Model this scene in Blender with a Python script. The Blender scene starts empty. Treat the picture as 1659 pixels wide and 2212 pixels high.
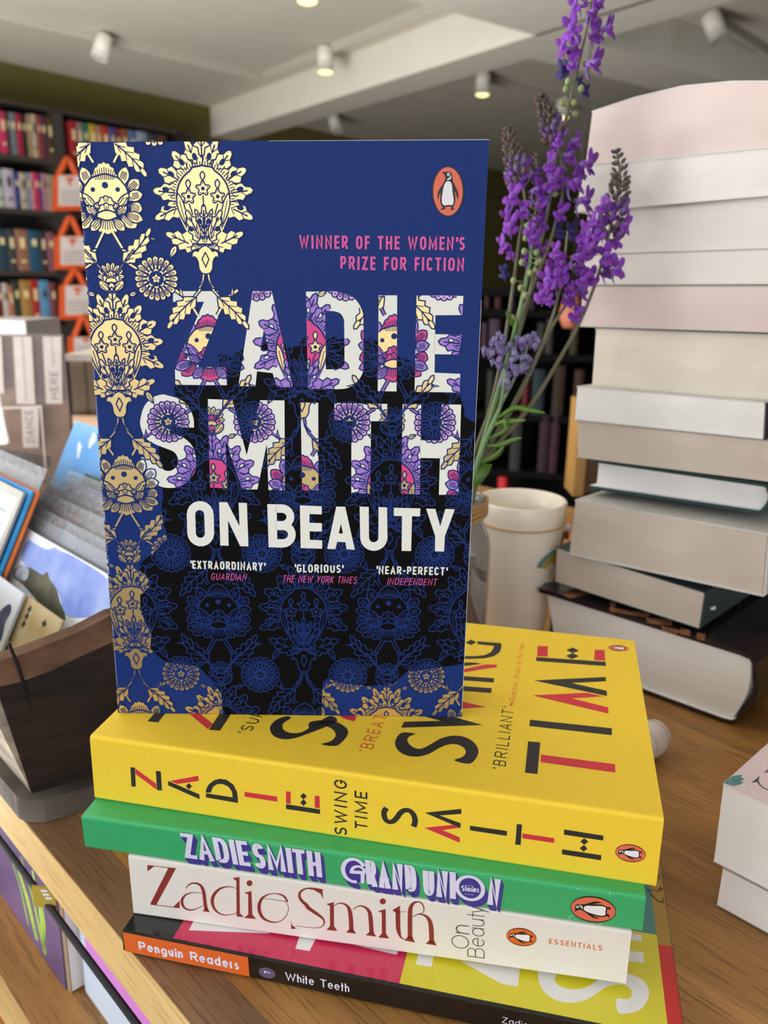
import bpy, math, random
from mathutils import Vector as V3, Matrix
from mathutils.geometry import tessellate_polygon
random.seed(7)
sc = bpy.context.scene
C = sc.collection
pi = math.pi
# ------------------------------------------------------------ camera
FPX = 1750.0; CX, CY = 829.5, 1106.0
PITCH = 0.27052603; ROLL = 0.01870073; CAMZ = 0.24142047
fw = V3((0, math.cos(PITCH), -math.sin(PITCH)))
_rt = V3((1, 0, 0)); _up = V3((0, math.sin(PITCH), math.cos(PITCH)))
rt = _rt * math.cos(ROLL) + _up * math.sin(ROLL)
up = _up * math.cos(ROLL) - _rt * math.sin(ROLL)
EYE = V3((0, 0, CAMZ))
cd = bpy.data.cameras.new('camera'); cam = bpy.data.objects.new('camera', cd); C.objects.link(cam)
m = Matrix((rt, up, -fw)).transposed().to_4x4(); m.translation = EYE
cam.matrix_world = m
cd.sensor_fit = 'VERTICAL'; cd.sensor_height = 36.0; cd.sensor_width = 27.0
cd.lens = FPX * 36.0 / 2212.0
cd.clip_start = 0.02; cd.clip_end = 60
cd.dof.use_dof = True; cd.dof.focus_distance = 0.28; cd.dof.aperture_fstop = 15.0
sc.camera = cam
# ------------------------------------------------------------ world, lights, exposure
w = bpy.data.worlds.new('shop_daylight'); sc.world = w; w.use_nodes = True
bg = w.node_tree.nodes['Background']; bg.inputs[0].default_value = (0.93, 0.96, 1.0, 1); bg.inputs[1].default_value = 0.7
def area(name, loc, target, sx, sy, power, col):
    d = bpy.data.lights.new(name, 'AREA'); d.shape = 'RECTANGLE'; d.size = sx; d.size_y = sy; d.energy = power; d.color = col
    o = bpy.data.objects.new(name, d); C.objects.link(o); o.location = loc
    o.rotation_euler = (V3(target) - V3(loc)).to_track_quat('-Z', 'Y').to_euler()
    return o
area('window_daylight', (-3.3, -0.9, 1.25), (0.05, 0.4, 0.1), 3.0, 1.9, 72, (0.92, 0.96, 1.0))
area('shop_front_daylight', (-0.3, -2.2, 1.0), (0.15, 0.4, 0.12), 3.2, 1.6, 30, (0.97, 0.98, 1.0))
area('ceiling_fill', (-1.5, 1.5, -0.72), (-1.0, 3.2, 1.45), 2.4, 2.4, 285, (1.0, 0.975, 0.93))  # added upward fill lamp to brighten the ceiling, no real source there
sc.view_settings.view_transform = 'Standard'; sc.view_settings.look = 'None'
sc.view_settings.gamma = 1.0; sc.view_settings.use_curve_mapping = False
sc.view_settings.exposure = 0.27
# ------------------------------------------------------------ pixel rays
def ray(x, y): return fw + rt * ((x - CX) / FPX) + up * ((CY - y) / FPX)
def Pd(x, y, d): return EYE + ray(x, y) * d
def Pp(x, y, p, n):
    v = ray(x, y); return EYE + v * ((V3(p) - EYE).dot(n) / v.dot(n))
def Pz(x, y, z): return Pp(x, y, V3((0, 0, z)), V3((0, 0, 1)))
ZA = V3((0, 0, 1))
# room axes: B runs along the table edge away to the left, A crosses the table away to the right
TB = math.radians(44.0)
B = V3((-math.sin(TB), math.cos(TB), 0)); A = V3((math.cos(TB), math.sin(TB), 0))
E0 = Pz(410, 2212, 0)
def AB(a, b, z=0.0): return V3((E0.x, E0.y, 0)) + A * a + B * b + ZA * z
# ------------------------------------------------------------ materials
def lin(c):
    return tuple(((v / 255) / 12.92 if v / 255 <= 0.04045 else ((v / 255 + 0.055) / 1.055) ** 2.4) for v in c) + (1,)
MATS = {}
def mat(name, rgb, rough=0.6, metal=0.0, var=0.06, vscale=60.0, bump=0.0, bscale=900.0, spec=0.5, coat=0.0, rgb2=None, stretch=(1, 1, 1)):
    if name in MATS: return MATS[name]
    m = bpy.data.materials.new(name); m.use_nodes = True; N = m.node_tree.nodes; L = m.node_tree.links
    b = N['Principled BSDF']; b.inputs['Roughness'].default_value = rough; b.inputs['Metallic'].default_value = metal
    b.inputs['Specular IOR Level'].default_value = spec; b.inputs['Coat Weight'].default_value = coat
    b.inputs['Coat Roughness'].default_value = 0.15
    tc = N.new('ShaderNodeTexCoord'); mp = N.new('ShaderNodeMapping'); mp.inputs['Scale'].default_value = stretch
    L.new(tc.outputs['Object'], mp.inputs['Vector'])
    nz = N.new('ShaderNodeTexNoise'); nz.inputs['Scale'].default_value = vscale; nz.inputs['Detail'].default_value = 4
    L.new(mp.outputs['Vector'], nz.inputs['Vector'])
    cr = N.new('ShaderNodeValToRGB'); c = lin(rgb)
    if rgb2 is None:
        lo = tuple(v * (1 - var) for v in c[:3]) + (1,); hi = tuple(min(1, v * (1 + var)) for v in c[:3]) + (1,)
        cr.color_ramp.elements[0].position = 0.3; cr.color_ramp.elements[1].position = 0.7
    else:
        lo = c; hi = lin(rgb2); cr.color_ramp.elements[0].position = 0.35; cr.color_ramp.elements[1].position = 0.65
    cr.color_ramp.elements[0].color = lo; cr.color_ramp.elements[1].color = hi
    L.new(nz.outputs['Fac'], cr.inputs['Fac']); L.new(cr.outputs['Color'], b.inputs['Base Color'])
    if bump:
        nb = N.new('ShaderNodeTexNoise'); nb.inputs['Scale'].default_value = bscale; nb.inputs['Detail'].default_value = 3
        L.new(mp.outputs['Vector'], nb.inputs['Vector'])
        bp = N.new('ShaderNodeBump'); bp.inputs['Strength'].default_value = bump; bp.inputs['Distance'].default_value = 0.001
        L.new(nb.outputs['Fac'], bp.inputs['Height']); L.new(bp.outputs['Normal'], b.inputs['Normal'])
    MATS[name] = m; return m
def emit(name, rgb, st):
    m = bpy.data.materials.new(name); m.use_nodes = True; N = m.node_tree.nodes; L = m.node_tree.links
    e = N.new('ShaderNodeEmission'); e.inputs[0].default_value = lin(rgb); e.inputs[1].default_value = st
    L.new(e.outputs[0], N['Material Output'].inputs[0]); return m
def clear(name, tint, gloss=0.08, rough=0.05, op=0.0):
    m = bpy.data.materials.new(name); m.use_nodes = True; N = m.node_tree.nodes; L = m.node_tree.links
    t = N.new('ShaderNodeBsdfTransparent'); t.inputs[0].default_value = lin(tint)
    g = N.new('ShaderNodeBsdfGlossy'); g.inputs[1].default_value = rough
    d = N.new('ShaderNodeBsdfDiffuse'); d.inputs[0].default_value = lin((215, 218, 224))
    lw = N.new('ShaderNodeLayerWeight'); lw.inputs[0].default_value = 0.25
    nz = N.new('ShaderNodeTexNoise'); nz.inputs['Scale'].default_value = 40
    ma = N.new('ShaderNodeMath'); ma.operation = 'MULTIPLY_ADD'; ma.inputs[1].default_value = 0.6; ma.inputs[2].default_value = gloss
    L.new(lw.outputs['Facing'], ma.inputs[0])
    mx = N.new('ShaderNodeMixShader'); L.new(ma.outputs[0], mx.inputs[0]); L.new(t.outputs[0], mx.inputs[1]); L.new(g.outputs[0], mx.inputs[2])
    mo = N.new('ShaderNodeMath'); mo.operation = 'MULTIPLY'; mo.inputs[1].default_value = op * 2
    L.new(nz.outputs['Fac'], mo.inputs[0])
    m2 = N.new('ShaderNodeMixShader'); L.new(mo.outputs[0], m2.inputs[0]); L.new(mx.outputs[0], m2.inputs[1]); L.new(d.outputs[0], m2.inputs[2])
    L.new(m2.outputs[0], N['Material Output'].inputs[0]); return m
def oak(name, c1, c2, c3, rough=0.5, ax=B):
    """long-grained oak: soft bands plus short dark pores running along ax"""
    m = bpy.data.materials.new(name); m.use_nodes = True; N = m.node_tree.nodes; L = m.node_tree.links
    b = N['Principled BSDF']; b.inputs['Roughness'].default_value = rough
    g = N.new('ShaderNodeNewGeometry'); vr = N.new('ShaderNodeVectorRotate'); vr.rotation_type = 'Z_AXIS'
    vr.inputs['Angle'].default_value = -math.atan2(ax.y, ax.x)
    L.new(g.outputs['Position'], vr.inputs['Vector'])
    def noise(sx, sy, det, dist):
        mp = N.new('ShaderNodeMapping'); mp.inputs['Scale'].default_value = (sx, sy, sy)
        L.new(vr.outputs['Vector'], mp.inputs['Vector'])
        n = N.new('ShaderNodeTexNoise'); n.inputs['Scale'].default_value = 1; n.inputs['Detail'].default_value = det; n.inputs['Distortion'].default_value = dist
        L.new(mp.outputs['Vector'], n.inputs['Vector']); return n
    n1 = noise(5, 55, 5, 0.6); n2 = noise(38, 900, 2, 0.15); n3 = noise(1.6, 9, 3, 0.3)
    r1 = N.new('ShaderNodeValToRGB'); r1.color_ramp.elements[0].position = 0.3; r1.color_ramp.elements[1].position = 0.72
    r1.color_ramp.elements[0].color = lin(c1); r1.color_ramp.elements[1].color = lin(c2); L.new(n1.outputs['Fac'], r1.inputs['Fac'])
    r2 = N.new('ShaderNodeValToRGB'); r2.color_ramp.elements[0].position = 0.54; r2.color_ramp.elements[1].position = 0.64
    r2.color_ramp.elements[0].color = (0, 0, 0, 1); r2.color_ramp.elements[1].color = (1, 1, 1, 1); L.new(n2.outputs['Fac'], r2.inputs['Fac'])
    mm = N.new('ShaderNodeMath'); mm.operation = 'MULTIPLY'; L.new(r2.outputs['Color'], mm.inputs[0]); L.new(n3.outputs['Fac'], mm.inputs[1])
    mx = N.new('ShaderNodeMix'); mx.data_type = 'RGBA'; L.new(mm.outputs[0], mx.inputs[0]); L.new(r1.outputs['Color'], mx.inputs[6]); mx.inputs[7].default_value = lin(c3)
    L.new(mx.outputs[2], b.inputs['Base Color'])
    bp = N.new('ShaderNodeBump'); bp.inputs['Strength'].default_value = 0.15; bp.inputs['Distance'].default_value = 0.0006; bp.invert = True
    L.new(r2.outputs['Color'], bp.inputs['Height']); L.new(bp.outputs['Normal'], b.inputs['Normal'])
    MATS[name] = m; return m
def pages(name, c1, c2):
    """fine page lines stacked across the thickness of a book"""
    if name in MATS: return MATS[name]
    m = bpy.data.materials.new(name); m.use_nodes = True; N = m.node_tree.nodes; L = m.node_tree.links
    b = N['Principled BSDF']; b.inputs['Roughness'].default_value = 0.85; b.inputs['Specular IOR Level'].default_value = 0.2
    tc = N.new('ShaderNodeTexCoord')
    def nz(s, d):
        mp = N.new('ShaderNodeMapping'); mp.inputs['Scale'].default_value = s; L.new(tc.outputs['Object'], mp.inputs['Vector'])
        n = N.new('ShaderNodeTexNoise'); n.inputs['Scale'].default_value = 1; n.inputs['Detail'].default_value = d; L.new(mp.outputs['Vector'], n.inputs['Vector']); return n
    a = nz((12, 12, 2200), 2); c = nz((22, 22, 40), 4)
    sc_ = N.new('ShaderNodeMath'); sc_.operation = 'MULTIPLY_ADD'; sc_.inputs[1].default_value = 0.45; sc_.inputs[2].default_value = 0.275; L.new(a.outputs['Fac'], sc_.inputs[0])
    ad = N.new('ShaderNodeMath'); ad.operation = 'ADD'; L.new(sc_.outputs[0], ad.inputs[0]); L.new(c.outputs['Fac'], ad.inputs[1])
    r = N.new('ShaderNodeValToRGB'); r.color_ramp.elements[0].position = 0.25; r.color_ramp.elements[1].position = 0.75
    hf = N.new('ShaderNodeMath'); hf.operation = 'MULTIPLY'; hf.inputs[1].default_value = 0.5; L.new(ad.outputs[0], hf.inputs[0])
    r.color_ramp.elements[0].color = lin(c1); r.color_ramp.elements[1].color = lin(c2); L.new(hf.outputs[0], r.inputs['Fac'])
    L.new(r.outputs['Color'], b.inputs['Base Color'])
    bp = N.new('ShaderNodeBump'); bp.inputs['Strength'].default_value = 0.1; bp.inputs['Distance'].default_value = 0.0003
    L.new(a.outputs['Fac'], bp.inputs['Height']); L.new(bp.outputs['Normal'], b.inputs['Normal'])
    MATS[name] = m; return m
# ------------------------------------------------------------ mesh helper
class MB:
    def __init__(s): s.v = []; s.f = []; s.mi = []; s.ms = []
    def mid(s, m):
        if m not in s.ms: s.ms.append(m)
        return s.ms.index(m)
    def add(s, vs, fs, m):
        o = len(s.v); k = s.mid(m); s.v += [V3(v) for v in vs]
        for f in fs: s.f.append([o + i for i in f]); s.mi.append(k)
    def hexa(s, c, m):      # 8 corners: bottom ring then top ring
        s.add(c, [(3, 2, 1, 0), (4, 5, 6, 7), (0, 1, 5, 4), (1, 2, 6, 5), (2, 3, 7, 6), (3, 0, 4, 7)], m)
    def box(s, o, e1, e2, e3, m):
        o = V3(o); s.hexa([o, o + e1, o + e1 + e2, o + e2, o + e3, o + e1 + e3, o + e1 + e2 + e3, o + e2 + e3], m)
    def tube(s, pts, r, m, n=8, cap=True, rz=1.0):
        pts = [V3(p) for p in pts]; R = r if isinstance(r, (list, tuple)) else [r] * len(pts)
        vs = []; fs = []; ref = None
        for i, p in enumerate(pts):
            t = (pts[min(i + 1, len(pts) - 1)] - pts[max(i - 1, 0)]).normalized()
            if ref is None: ref = ZA if abs(t.z) < 0.9 else V3((1, 0, 0))
            x = t.cross(ref).normalized(); y = x.cross(t).normalized(); ref = y
            for k in range(n):
                a = 2 * pi * k / n; vs.append(p + x * math.cos(a) * R[i] + y * math.sin(a) * R[i] * rz)
        for i in range(len(pts) - 1):
            for k in range(n): fs.append((i * n + k, i * n + (k + 1) % n, (i + 1) * n + (k + 1) % n, (i + 1) * n + k))
        if cap: fs.append(tuple(range(n))[::-1]); fs.append(tuple(range((len(pts) - 1) * n, len(pts) * n)))
        s.add(vs, fs, m)
    def lathe(s, prof, c, m, n=40, ax=ZA, close=False):
        c = V3(c); ax = ax.normalized(); x = ax.cross(V3((0, 1, 0.01))).normalized(); y = ax.cross(x)
        vs = []; fs = []
        for (r, h) in prof:
            for k in range(n):
                a = 2 * pi * k / n; vs.append(c + ax * h + (x * math.cos(a) + y * math.sin(a)) * r)
        q = len(prof)
        for i in range(q - 1 + (1 if close else 0)):
            j = (i + 1) % q
            for k in range(n): fs.append((i * n + k, i * n + (k + 1) % n, j * n + (k + 1) % n, j * n + k))
        s.add(vs, fs, m)
    def ball(s, c, rx, ry, rz, m, n=10, k=6, M=None):
        vs = []; fs = []
        for i in range(k + 1):
            t = pi * i / k
            for j in range(n):
                a = 2 * pi * j / n; p = V3((rx * math.sin(t) * math.cos(a), ry * math.sin(t) * math.sin(a), rz * math.cos(t)))
                if M: p = M @ p
                vs.append(V3(c) + p)
        for i in range(k):
            for j in range(n): fs.append((i * n + j, (i + 1) * n + j, (i + 1) * n + (j + 1) % n, i * n + (j + 1) % n))
        s.add(vs, fs, m)
    def build(s, name, parent=None, smooth=False):
        me = bpy.data.meshes.new(name)
        off = parent_loc(parent)
        me.from_pydata([v - off for v in s.v], [], s.f)
        for q in s.ms: me.materials.append(q)
        me.polygons.foreach_set('material_index', s.mi)
        if smooth: me.polygons.foreach_set('use_smooth', [True] * len(s.f))
        me.update()
        o = bpy.data.objects.new(name, me); C.objects.link(o)
        if parent: o.parent = parent
        return o
def parent_loc(p):
    l = V3((0, 0, 0))
    while p is not None: l += p.location; p = p.parent
    return l
def tag(o, label=None, cat=None, group=None, kind=None):
    if label: o['label'] = label
    if cat: o['category'] = cat
    if group: o['group'] = group
    if kind: o['kind'] = kind
    return o
def thing(name, label, cat, loc, group=None):
    o = bpy.data.objects.new(name, None); C.objects.link(o); o.location = loc; o.empty_display_size = 0.02
    return tag(o, label, cat, group)
def struct(mb, name, smooth=False): return tag(mb.build(name, None, smooth), kind='structure')
# ------------------------------------------------------------ flat printing on a face
class Face:
    """a plane with a 2-D frame; prints are thin layers a hair above it"""
    def __init__(s, O, U, Vd, base=0.00005, step=0.00001):
        s.O = V3(O); s.U = V3(U).normalized(); n = s.U.cross(V3(Vd)).normalized(); s.N = n; s.V = n.cross(s.U).normalized()
        if s.N.dot(EYE - s.O) < 0: s.N = -s.N
        s.base = base; s.step = step
    def to2(s, px): p = Pp(px[0], px[1], s.O, s.N) - s.O; return (p.dot(s.U), p.dot(s.V))
    def to3(s, q, layer): return s.O + s.U * q[0] + s.V * q[1] + s.N * (s.base + s.step * layer)
    def tris(s, mb, tl, m, layer):
        vs = []; fs = []
        for t in tl:
            o = len(vs); vs += [s.to3(q, layer) for q in t]; fs.append(tuple(range(o, o + len(t))))
        if fs: mb.add(vs, fs, m)
    def poly(s, mb, pts, m, layer=1): s.tris(mb, tess(pts), m, layer)
    def pxpoly(s, mb, pts, m, layer=1, off=(0, 0), k=1.0):
        s.poly(mb, [s.to2((off[0] + x / k, off[1] + y / k)) for x, y in pts], m, layer)
def smooth(pts, n=3):
    """closed Catmull-Rom curve through the points"""
    o = []; k = len(pts)
    for i in range(k):
        p0, p1, p2, p3 = pts[i - 1], pts[i], pts[(i + 1) % k], pts[(i + 2) % k]
        for j in range(n):
            t = j / n
            o.append(tuple(.5 * (2 * p1[c] + (p2[c] - p0[c]) * t + (2 * p0[c] - 5 * p1[c] + 4 * p2[c] - p3[c]) * t * t + (3 * p1[c] - p0[c] - 3 * p2[c] + p3[c]) * t ** 3) for c in (0, 1)))
    return o
def smoothopen(pts, n=3):
    q = [pts[0]] + list(pts) + [pts[-1]]; o = []
    for i in range(1, len(q) - 2):
        p0, p1, p2, p3 = q[i - 1], q[i], q[i + 1], q[i + 2]
        for j in range(n):
            t = j / n
            o.append(tuple(.5 * (2 * p1[c] + (p2[c] - p0[c]) * t + (2 * p0[c] - 5 * p1[c] + 4 * p2[c] - p3[c]) * t * t + (3 * p1[c] - p0[c] - 3 * p2[c] + p3[c]) * t ** 3) for c in range(len(p1))))
    return o + [tuple(pts[-1])]
def tess(pts):
    p3 = [V3((x, y, 0)) for x, y in pts]
    return [[pts[i] for i in t] for t in tessellate_polygon([p3])]
def strip(pts, wd, closed=False, cap=0.0):
    """quads of a stroke of width wd (number or list) with mitred joins"""
    q = []
    for p in pts:
        if not q or abs(p[0] - q[-1][0]) + abs(p[1] - q[-1][1]) > 1e-9: q.append(p)
    n = len(q)
    if n < 2: return []
    W = wd if isinstance(wd, list) else [wd] * n
    if len(W) != n: W = [W[min(len(W) - 1, int(i * len(W) / n))] for i in range(n)]
    def nrm(a, b):
        dx, dy = b[0] - a[0], b[1] - a[1]; l = math.hypot(dx, dy) or 1; return (-dy / l, dx / l)
    if cap and not closed:
        a = nrm(q[0], q[1]); q[0] = (q[0][0] - a[1] * cap, q[0][1] + a[0] * cap)
        a = nrm(q[-2], q[-1]); q[-1] = (q[-1][0] + a[1] * cap, q[-1][1] - a[0] * cap)
    Lf = []; Rt = []
    for i in range(n):
        a = nrm(q[i - 1], q[i]) if (i > 0 or closed) else None
        b = nrm(q[i], q[(i + 1) % n]) if (i < n - 1 or closed) else None
        if a is None: nx, ny, k = b[0], b[1], 1
        elif b is None: nx, ny, k = a[0], a[1], 1
        else:
            nx, ny = a[0] + b[0], a[1] + b[1]; l = math.hypot(nx, ny)
            if l < 1e-6: nx, ny, k = a[0], a[1], 1
            else:
                nx, ny = nx / l, ny / l; c = nx * a[0] + ny * a[1]; k = min(1 / max(c, 0.3), 2.2)
        h = W[i] / 2 * k
        Lf.append((q[i][0] + nx * h, q[i][1] + ny * h)); Rt.append((q[i][0] - nx * h, q[i][1] - ny * h))
    return [[Lf[i], Rt[i], Rt[(i + 1) % n], Lf[(i + 1) % n]] for i in range(n if closed else n - 1)]
def arc(cx, cy, rx, ry, a0, a1, n=9):
    return [(cx + rx * math.cos(math.radians(a0 + (a1 - a0) * i / (n - 1))), cy + ry * math.sin(math.radians(a0 + (a1 - a0) * i / (n - 1)))) for i in range(n)]
def clipc(poly, clip):
    """convex polygon clipped by a convex polygon"""
    s = sum(clip[i][0] * clip[(i + 1) % len(clip)][1] - clip[(i + 1) % len(clip)][0] * clip[i][1] for i in range(len(clip)))
    cl = clip if s > 0 else clip[::-1]
    out = poly
    for i in range(len(cl)):
        ax, ay = cl[i]; bx, by = cl[(i + 1) % len(cl)]
        ins = lambda p: (bx - ax) * (p[1] - ay) - (by - ay) * (p[0] - ax)
        src = out; out = []
        for j in range(len(src)):
            p, q = src[j], src[(j + 1) % len(src)]; a, b = ins(p), ins(q)
            if a >= 0: out.append(p)
            if (a >= 0) != (b >= 0):
                t = a / (a - b); out.append((p[0] + (q[0] - p[0]) * t, p[1] + (q[1] - p[1]) * t))
        if len(out) < 3: return []
    return out
# ------------------------------------------------------------ drawn lettering (strokes in a unit box)
def glyph(ch, rr):
    r = rr; a = arc
    O = a(.5, 1 - r, .5, r, 90, 180) + a(.5, r, .5, r, 180, 360, 13) + a(.5, 1 - r, .5, r, 0, 90)
    D = {
     'A': (1, [[(0, 0), (.5, 1), (1, 0)], [(.2, .3), (.8, .3)]]), 'B': (.85, [[(0, .53), (.58, .53)] + a(.62, .265, .38, .265, 90, -90) + [(0, 0), (0, 1), (.55, 1)] + a(.58, .765, .36, .235, 90, -90)]),
     'C': (.9, [a(.5, 1 - r, .5, r, 20, 180) + a(.5, r, .5, r, 180, 340)]), 'D': (.95, [[(0, 0), (0, 1), (.4, 1)] + a(.5, 1 - r, .5, r, 90, 0) + a(.5, r, .5, r, 0, -90) + [(0, 0)]]),
     'E': (.75, [[(1, 1), (0, 1), (0, 0), (1, 0)], [(0, .5), (.88, .5)]]), 'F': (.7, [[(1, 1), (0, 1), (0, 0)], [(0, .5), (.88, .5)]]),
     'G': (.95, [a(.5, 1 - r, .5, r, 20, 180) + a(.5, r, .5, r, 180, 360) + [(1, .45), (.58, .45)]]), 'H': (.95, [[(0, 0), (0, 1)], [(1, 0), (1, 1)], [(0, .5), (1, .5)]]),
     'I': (0, [[(.5, 0), (.5, 1)]]), 'K': (.9, [[(0, 0), (0, 1)], [(1, 1), (0, .4)], [(.3, .58), (1, 0)]]), 'L': (.7, [[(0, 1), (0, 0), (1, 0)]]),
     'M': (1.25, [[(0, 0), (0, 1), (.5, .15), (1, 1), (1, 0)]]), 'N': (1, [[(0, 0), (0, 1), (1, 0), (1, 1)]]), 'O': (.95, [O]),
     'P': (.85, [[(0, 0), (0, 1), (.6, 1)] + a(.64, .73, .36, .27, 90, -90) + [(0, .46)]]), 'R': (.9, [[(0, 0), (0, 1), (.6, 1)] + a(.64, .74, .36, .26, 90, -90) + [(0, .48)], [(.5, .48), (1, 0)]]),
     'S': (.85, [a(.5, .75, .48, .25, 25, 180) + a(.5, .75, .48, .25, 180, 270, 5) + a(.5, .25, .5, .25, 90, -155, 12)]), 'T': (.85, [[(0, 1), (1, 1)], [(.5, 1), (.5, 0)]]),
     'U': (.95, [[(0, 1)] + a(.5, r, .5, r, 180, 360, 13) + [(1, 1)]]), 'V': (1, [[(0, 1), (.5, 0), (1, 1)]]), 'W': (1.45, [[(0, 1), (.25, 0), (.5, .9), (.75, 0), (1, 1)]]),
     'X': (.9, [[(0, 0), (1, 1)], [(0, 1), (1, 0)]]), 'Y': (.95, [[(0, 1), (.5, .48), (1, 1)], [(.5, .48), (.5, 0)]]), 'Z': (.85, [[(0, 1), (1, 1), (0, 0), (1, 0)]]),
     '7': (.7, [[(0, 1), (1, 1), (.35, 0)]]), '-': (.5, [[(0, .42), (1, .42)]]), ',': (0, [[(.5, .06), (.3, -.2)]]), '.': (0, [[(.5, 0), (.5, .05)]]),
     'q': (.12, [[(.2, 1), (0, .82), (.4, .78)]]), 'Q': (.12, [[(.2, .98), (.4, .85), (0, .74)]]),
     'a': (.72, [a(.5, .35, .5, .35, 0, 360, 17), [(1, .7), (1, 0)]]), 'd': (.72, [a(.5, .35, .5, .35, 0, 360, 17), [(1, 1.02), (1, 0)]]), 'g': (.72, [a(.5, .35, .5, .35, 0, 360, 17), [(1, .7)] + a(.5, -.05, .5, .26, 0, -150)]),
     'b': (.72, [a(.5, .35, .5, .35, 0, 360, 17), [(0, 1.02), (0, 0)]]), 'e': (.72, [[(0, .37), (1, .37)] + a(.5, .35, .5, .35, 5, 320, 15)]), 'o': (.72, [a(.5, .35, .5, .35, 0, 360, 17)]),
     'h': (.6, [[(0, 0), (0, 1.02)], [(0, .35)] + a(.5, .38, .5, .32, 170, 0) + [(1, 0)]]), 'n': (.6, [[(0, 0), (0, .7)], [(0, .35)] + a(.5, .38, .5, .32, 170, 0) + [(1, 0)]]),
     'm': (1.0, [[(0, 0), (0, .7)], [(0, .4)] + a(.25, .42, .25, .28, 170, 0) + [(.5, 0)], [(.5, .4)] + a(.75, .42, .25, .28, 170, 0) + [(1, 0)]]),
     'u': (.6, [[(0, .7)] + a(.5, .32, .5, .32, 180, 360) + [(1, .32)], [(1, .7), (1, 0)]]), 'r': (.36, [[(0, 0), (0, .7)], [(0, .35)] + a(.8, .38, .8, .32, 170, 80)]),
     'i': (0, [[(.5, 0), (.5, .58)], [(.5, .93), (.5, .97)]]), 't': (.34, [[(.4, 1), (.4, 0)], [(0, .68), (1, .68)]]), 's': (.5, [a(.5, .52, .45, .17, 30, 270) + a(.5, .17, .5, .18, 90, -150)]),
     'f': (.36, [a(.8, .8, .45, .22, 90, 180) + [(.35, 0)], [(0, .66), (1, .66)]]), 'k': (.6, [[(0, 0), (0, 1.02)], [(.95, .7), (0, .25)], [(.3, .4), (1, 0)]]), 'y': (.62, [[(0, .7), (.5, .02)], [(1, .7), (.3, -.28)]]),
    }
    return D.get(ch)
def lettering(face, mb, s, p0, p1, ptop, m, wt=0.16, rr=0.28, gap=0.3, slant=0.0, asp=0.5, layer=8, shadow=None, sp=0.5):
    """s written from pixel p0 to p1 (baseline) with cap top at ptop"""
    a = face.to2(p0); b = face.to2(p1); t = face.to2(ptop)
    dx, dy = b[0] - a[0], b[1] - a[1]; Ln = math.hypot(dx, dy); ex, ey = dx / Ln, dy / Ln
    nx, ny = -ey, ex
    H = (t[0] - a[0]) * nx + (t[1] - a[1]) * ny
    sg = 1
    if H < 0: nx, ny, H = -nx, -ny, -H
    th = wt * H
    tot = 0; lay = []
    for ch in s:
        if ch == ' ': tot += sp * H * asp + gap * H * asp; continue
        g = glyph(ch, rr); wd = g[0] * H * asp + (th if g[0] == 0 else 0); lay.append((g, tot, wd)); tot += wd + gap * H * asp
    tot -= gap * H * asp
    k = Ln / tot
    quads = []; ns = 0; byst = []
    for g, x0, wd in lay:
        w_ = wd * k; x0 = x0 * k
        for st in g[1]:
            pp = []
            for (u, v) in st:
                X = x0 + th / 2 + u * max(w_ - th, 0); Y = th / 2 + v * (H - th); X += slant * Y
                pp.append((a[0] + ex * X + nx * Y, a[1] + ey * X + ny * Y))
            byst.append(strip(pp, th, cap=th / 2 if len(st) < 6 else 0)); quads += byst[-1]
    if shadow:
        sm, sx, sy = shadow; sq = []
        for q in quads:
            for i in range(len(q)):
                p, r_ = q[i], q[(i + 1) % len(q)]
                sq.append([p, r_, (r_[0] + sx, r_[1] + sy), (p[0] + sx, p[1] + sy)])
            sq.append([(p[0] + sx, p[1] + sy) for p in q])
        
        for i, q in enumerate(sq): face.tris(mb, [q], sm, layer - 3 + (i % 20) * .1)
    for i, q in enumerate(byst): face.tris(mb, q, m, layer + (i % 4) * .1)
def ell(cx, cy, rx, ry, n=28, rot=0.0):
    c, s = math.cos(rot), math.sin(rot)
    return [(cx + rx * math.cos(2 * pi * i / n) * c - ry * math.sin(2 * pi * i / n) * s, cy + rx * math.cos(2 * pi * i / n) * s + ry * math.sin(2 * pi * i / n) * c) for i in range(n)]
PB = [(580,365),(690,360),(790,345),(870,345),(935,390),(965,470),(975,580),(1000,700),(1080,860),(1150,1000),(1190,1120),(1195,1250),(1180,1320),(1155,1315),(1130,1220),(1080,1090),(1045,1040),(1070,1150),(1085,1280),(1080,1420),(1040,1540),(1010,1610),(1025,1660),(1075,1695),(1000,1700),(975,1740),(945,1700),(885,1695),(935,1660),(930,1610),(880,1595),(800,1590),(720,1615),(715,1650),(730,1695),(650,1700),(600,1745),(580,1700),(535,1695),(620,1650),(625,1615),(570,1540),(540,1420),(540,1250),(555,1090),(510,1180),(490,1290),(470,1340),(445,1310),(440,1200),(460,1080),(530,940),(620,810),(690,690),(718,610),(715,540),(690,470),(640,410)]
PW = [(830,680),(890,700),(935,760),(960,850),(970,1000),(990,1150),(1015,1280),(1020,1400),(1010,1490),(950,1545),(860,1530),(780,1540),(710,1560),(640,1530),(605,1450),(600,1300),(615,1150),(640,1000),(680,830),(730,730),(780,690)]
PC = [(920,465),(930,530),(915,590),(870,630),(755,645),(800,600),(860,565),(900,520)]
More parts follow.
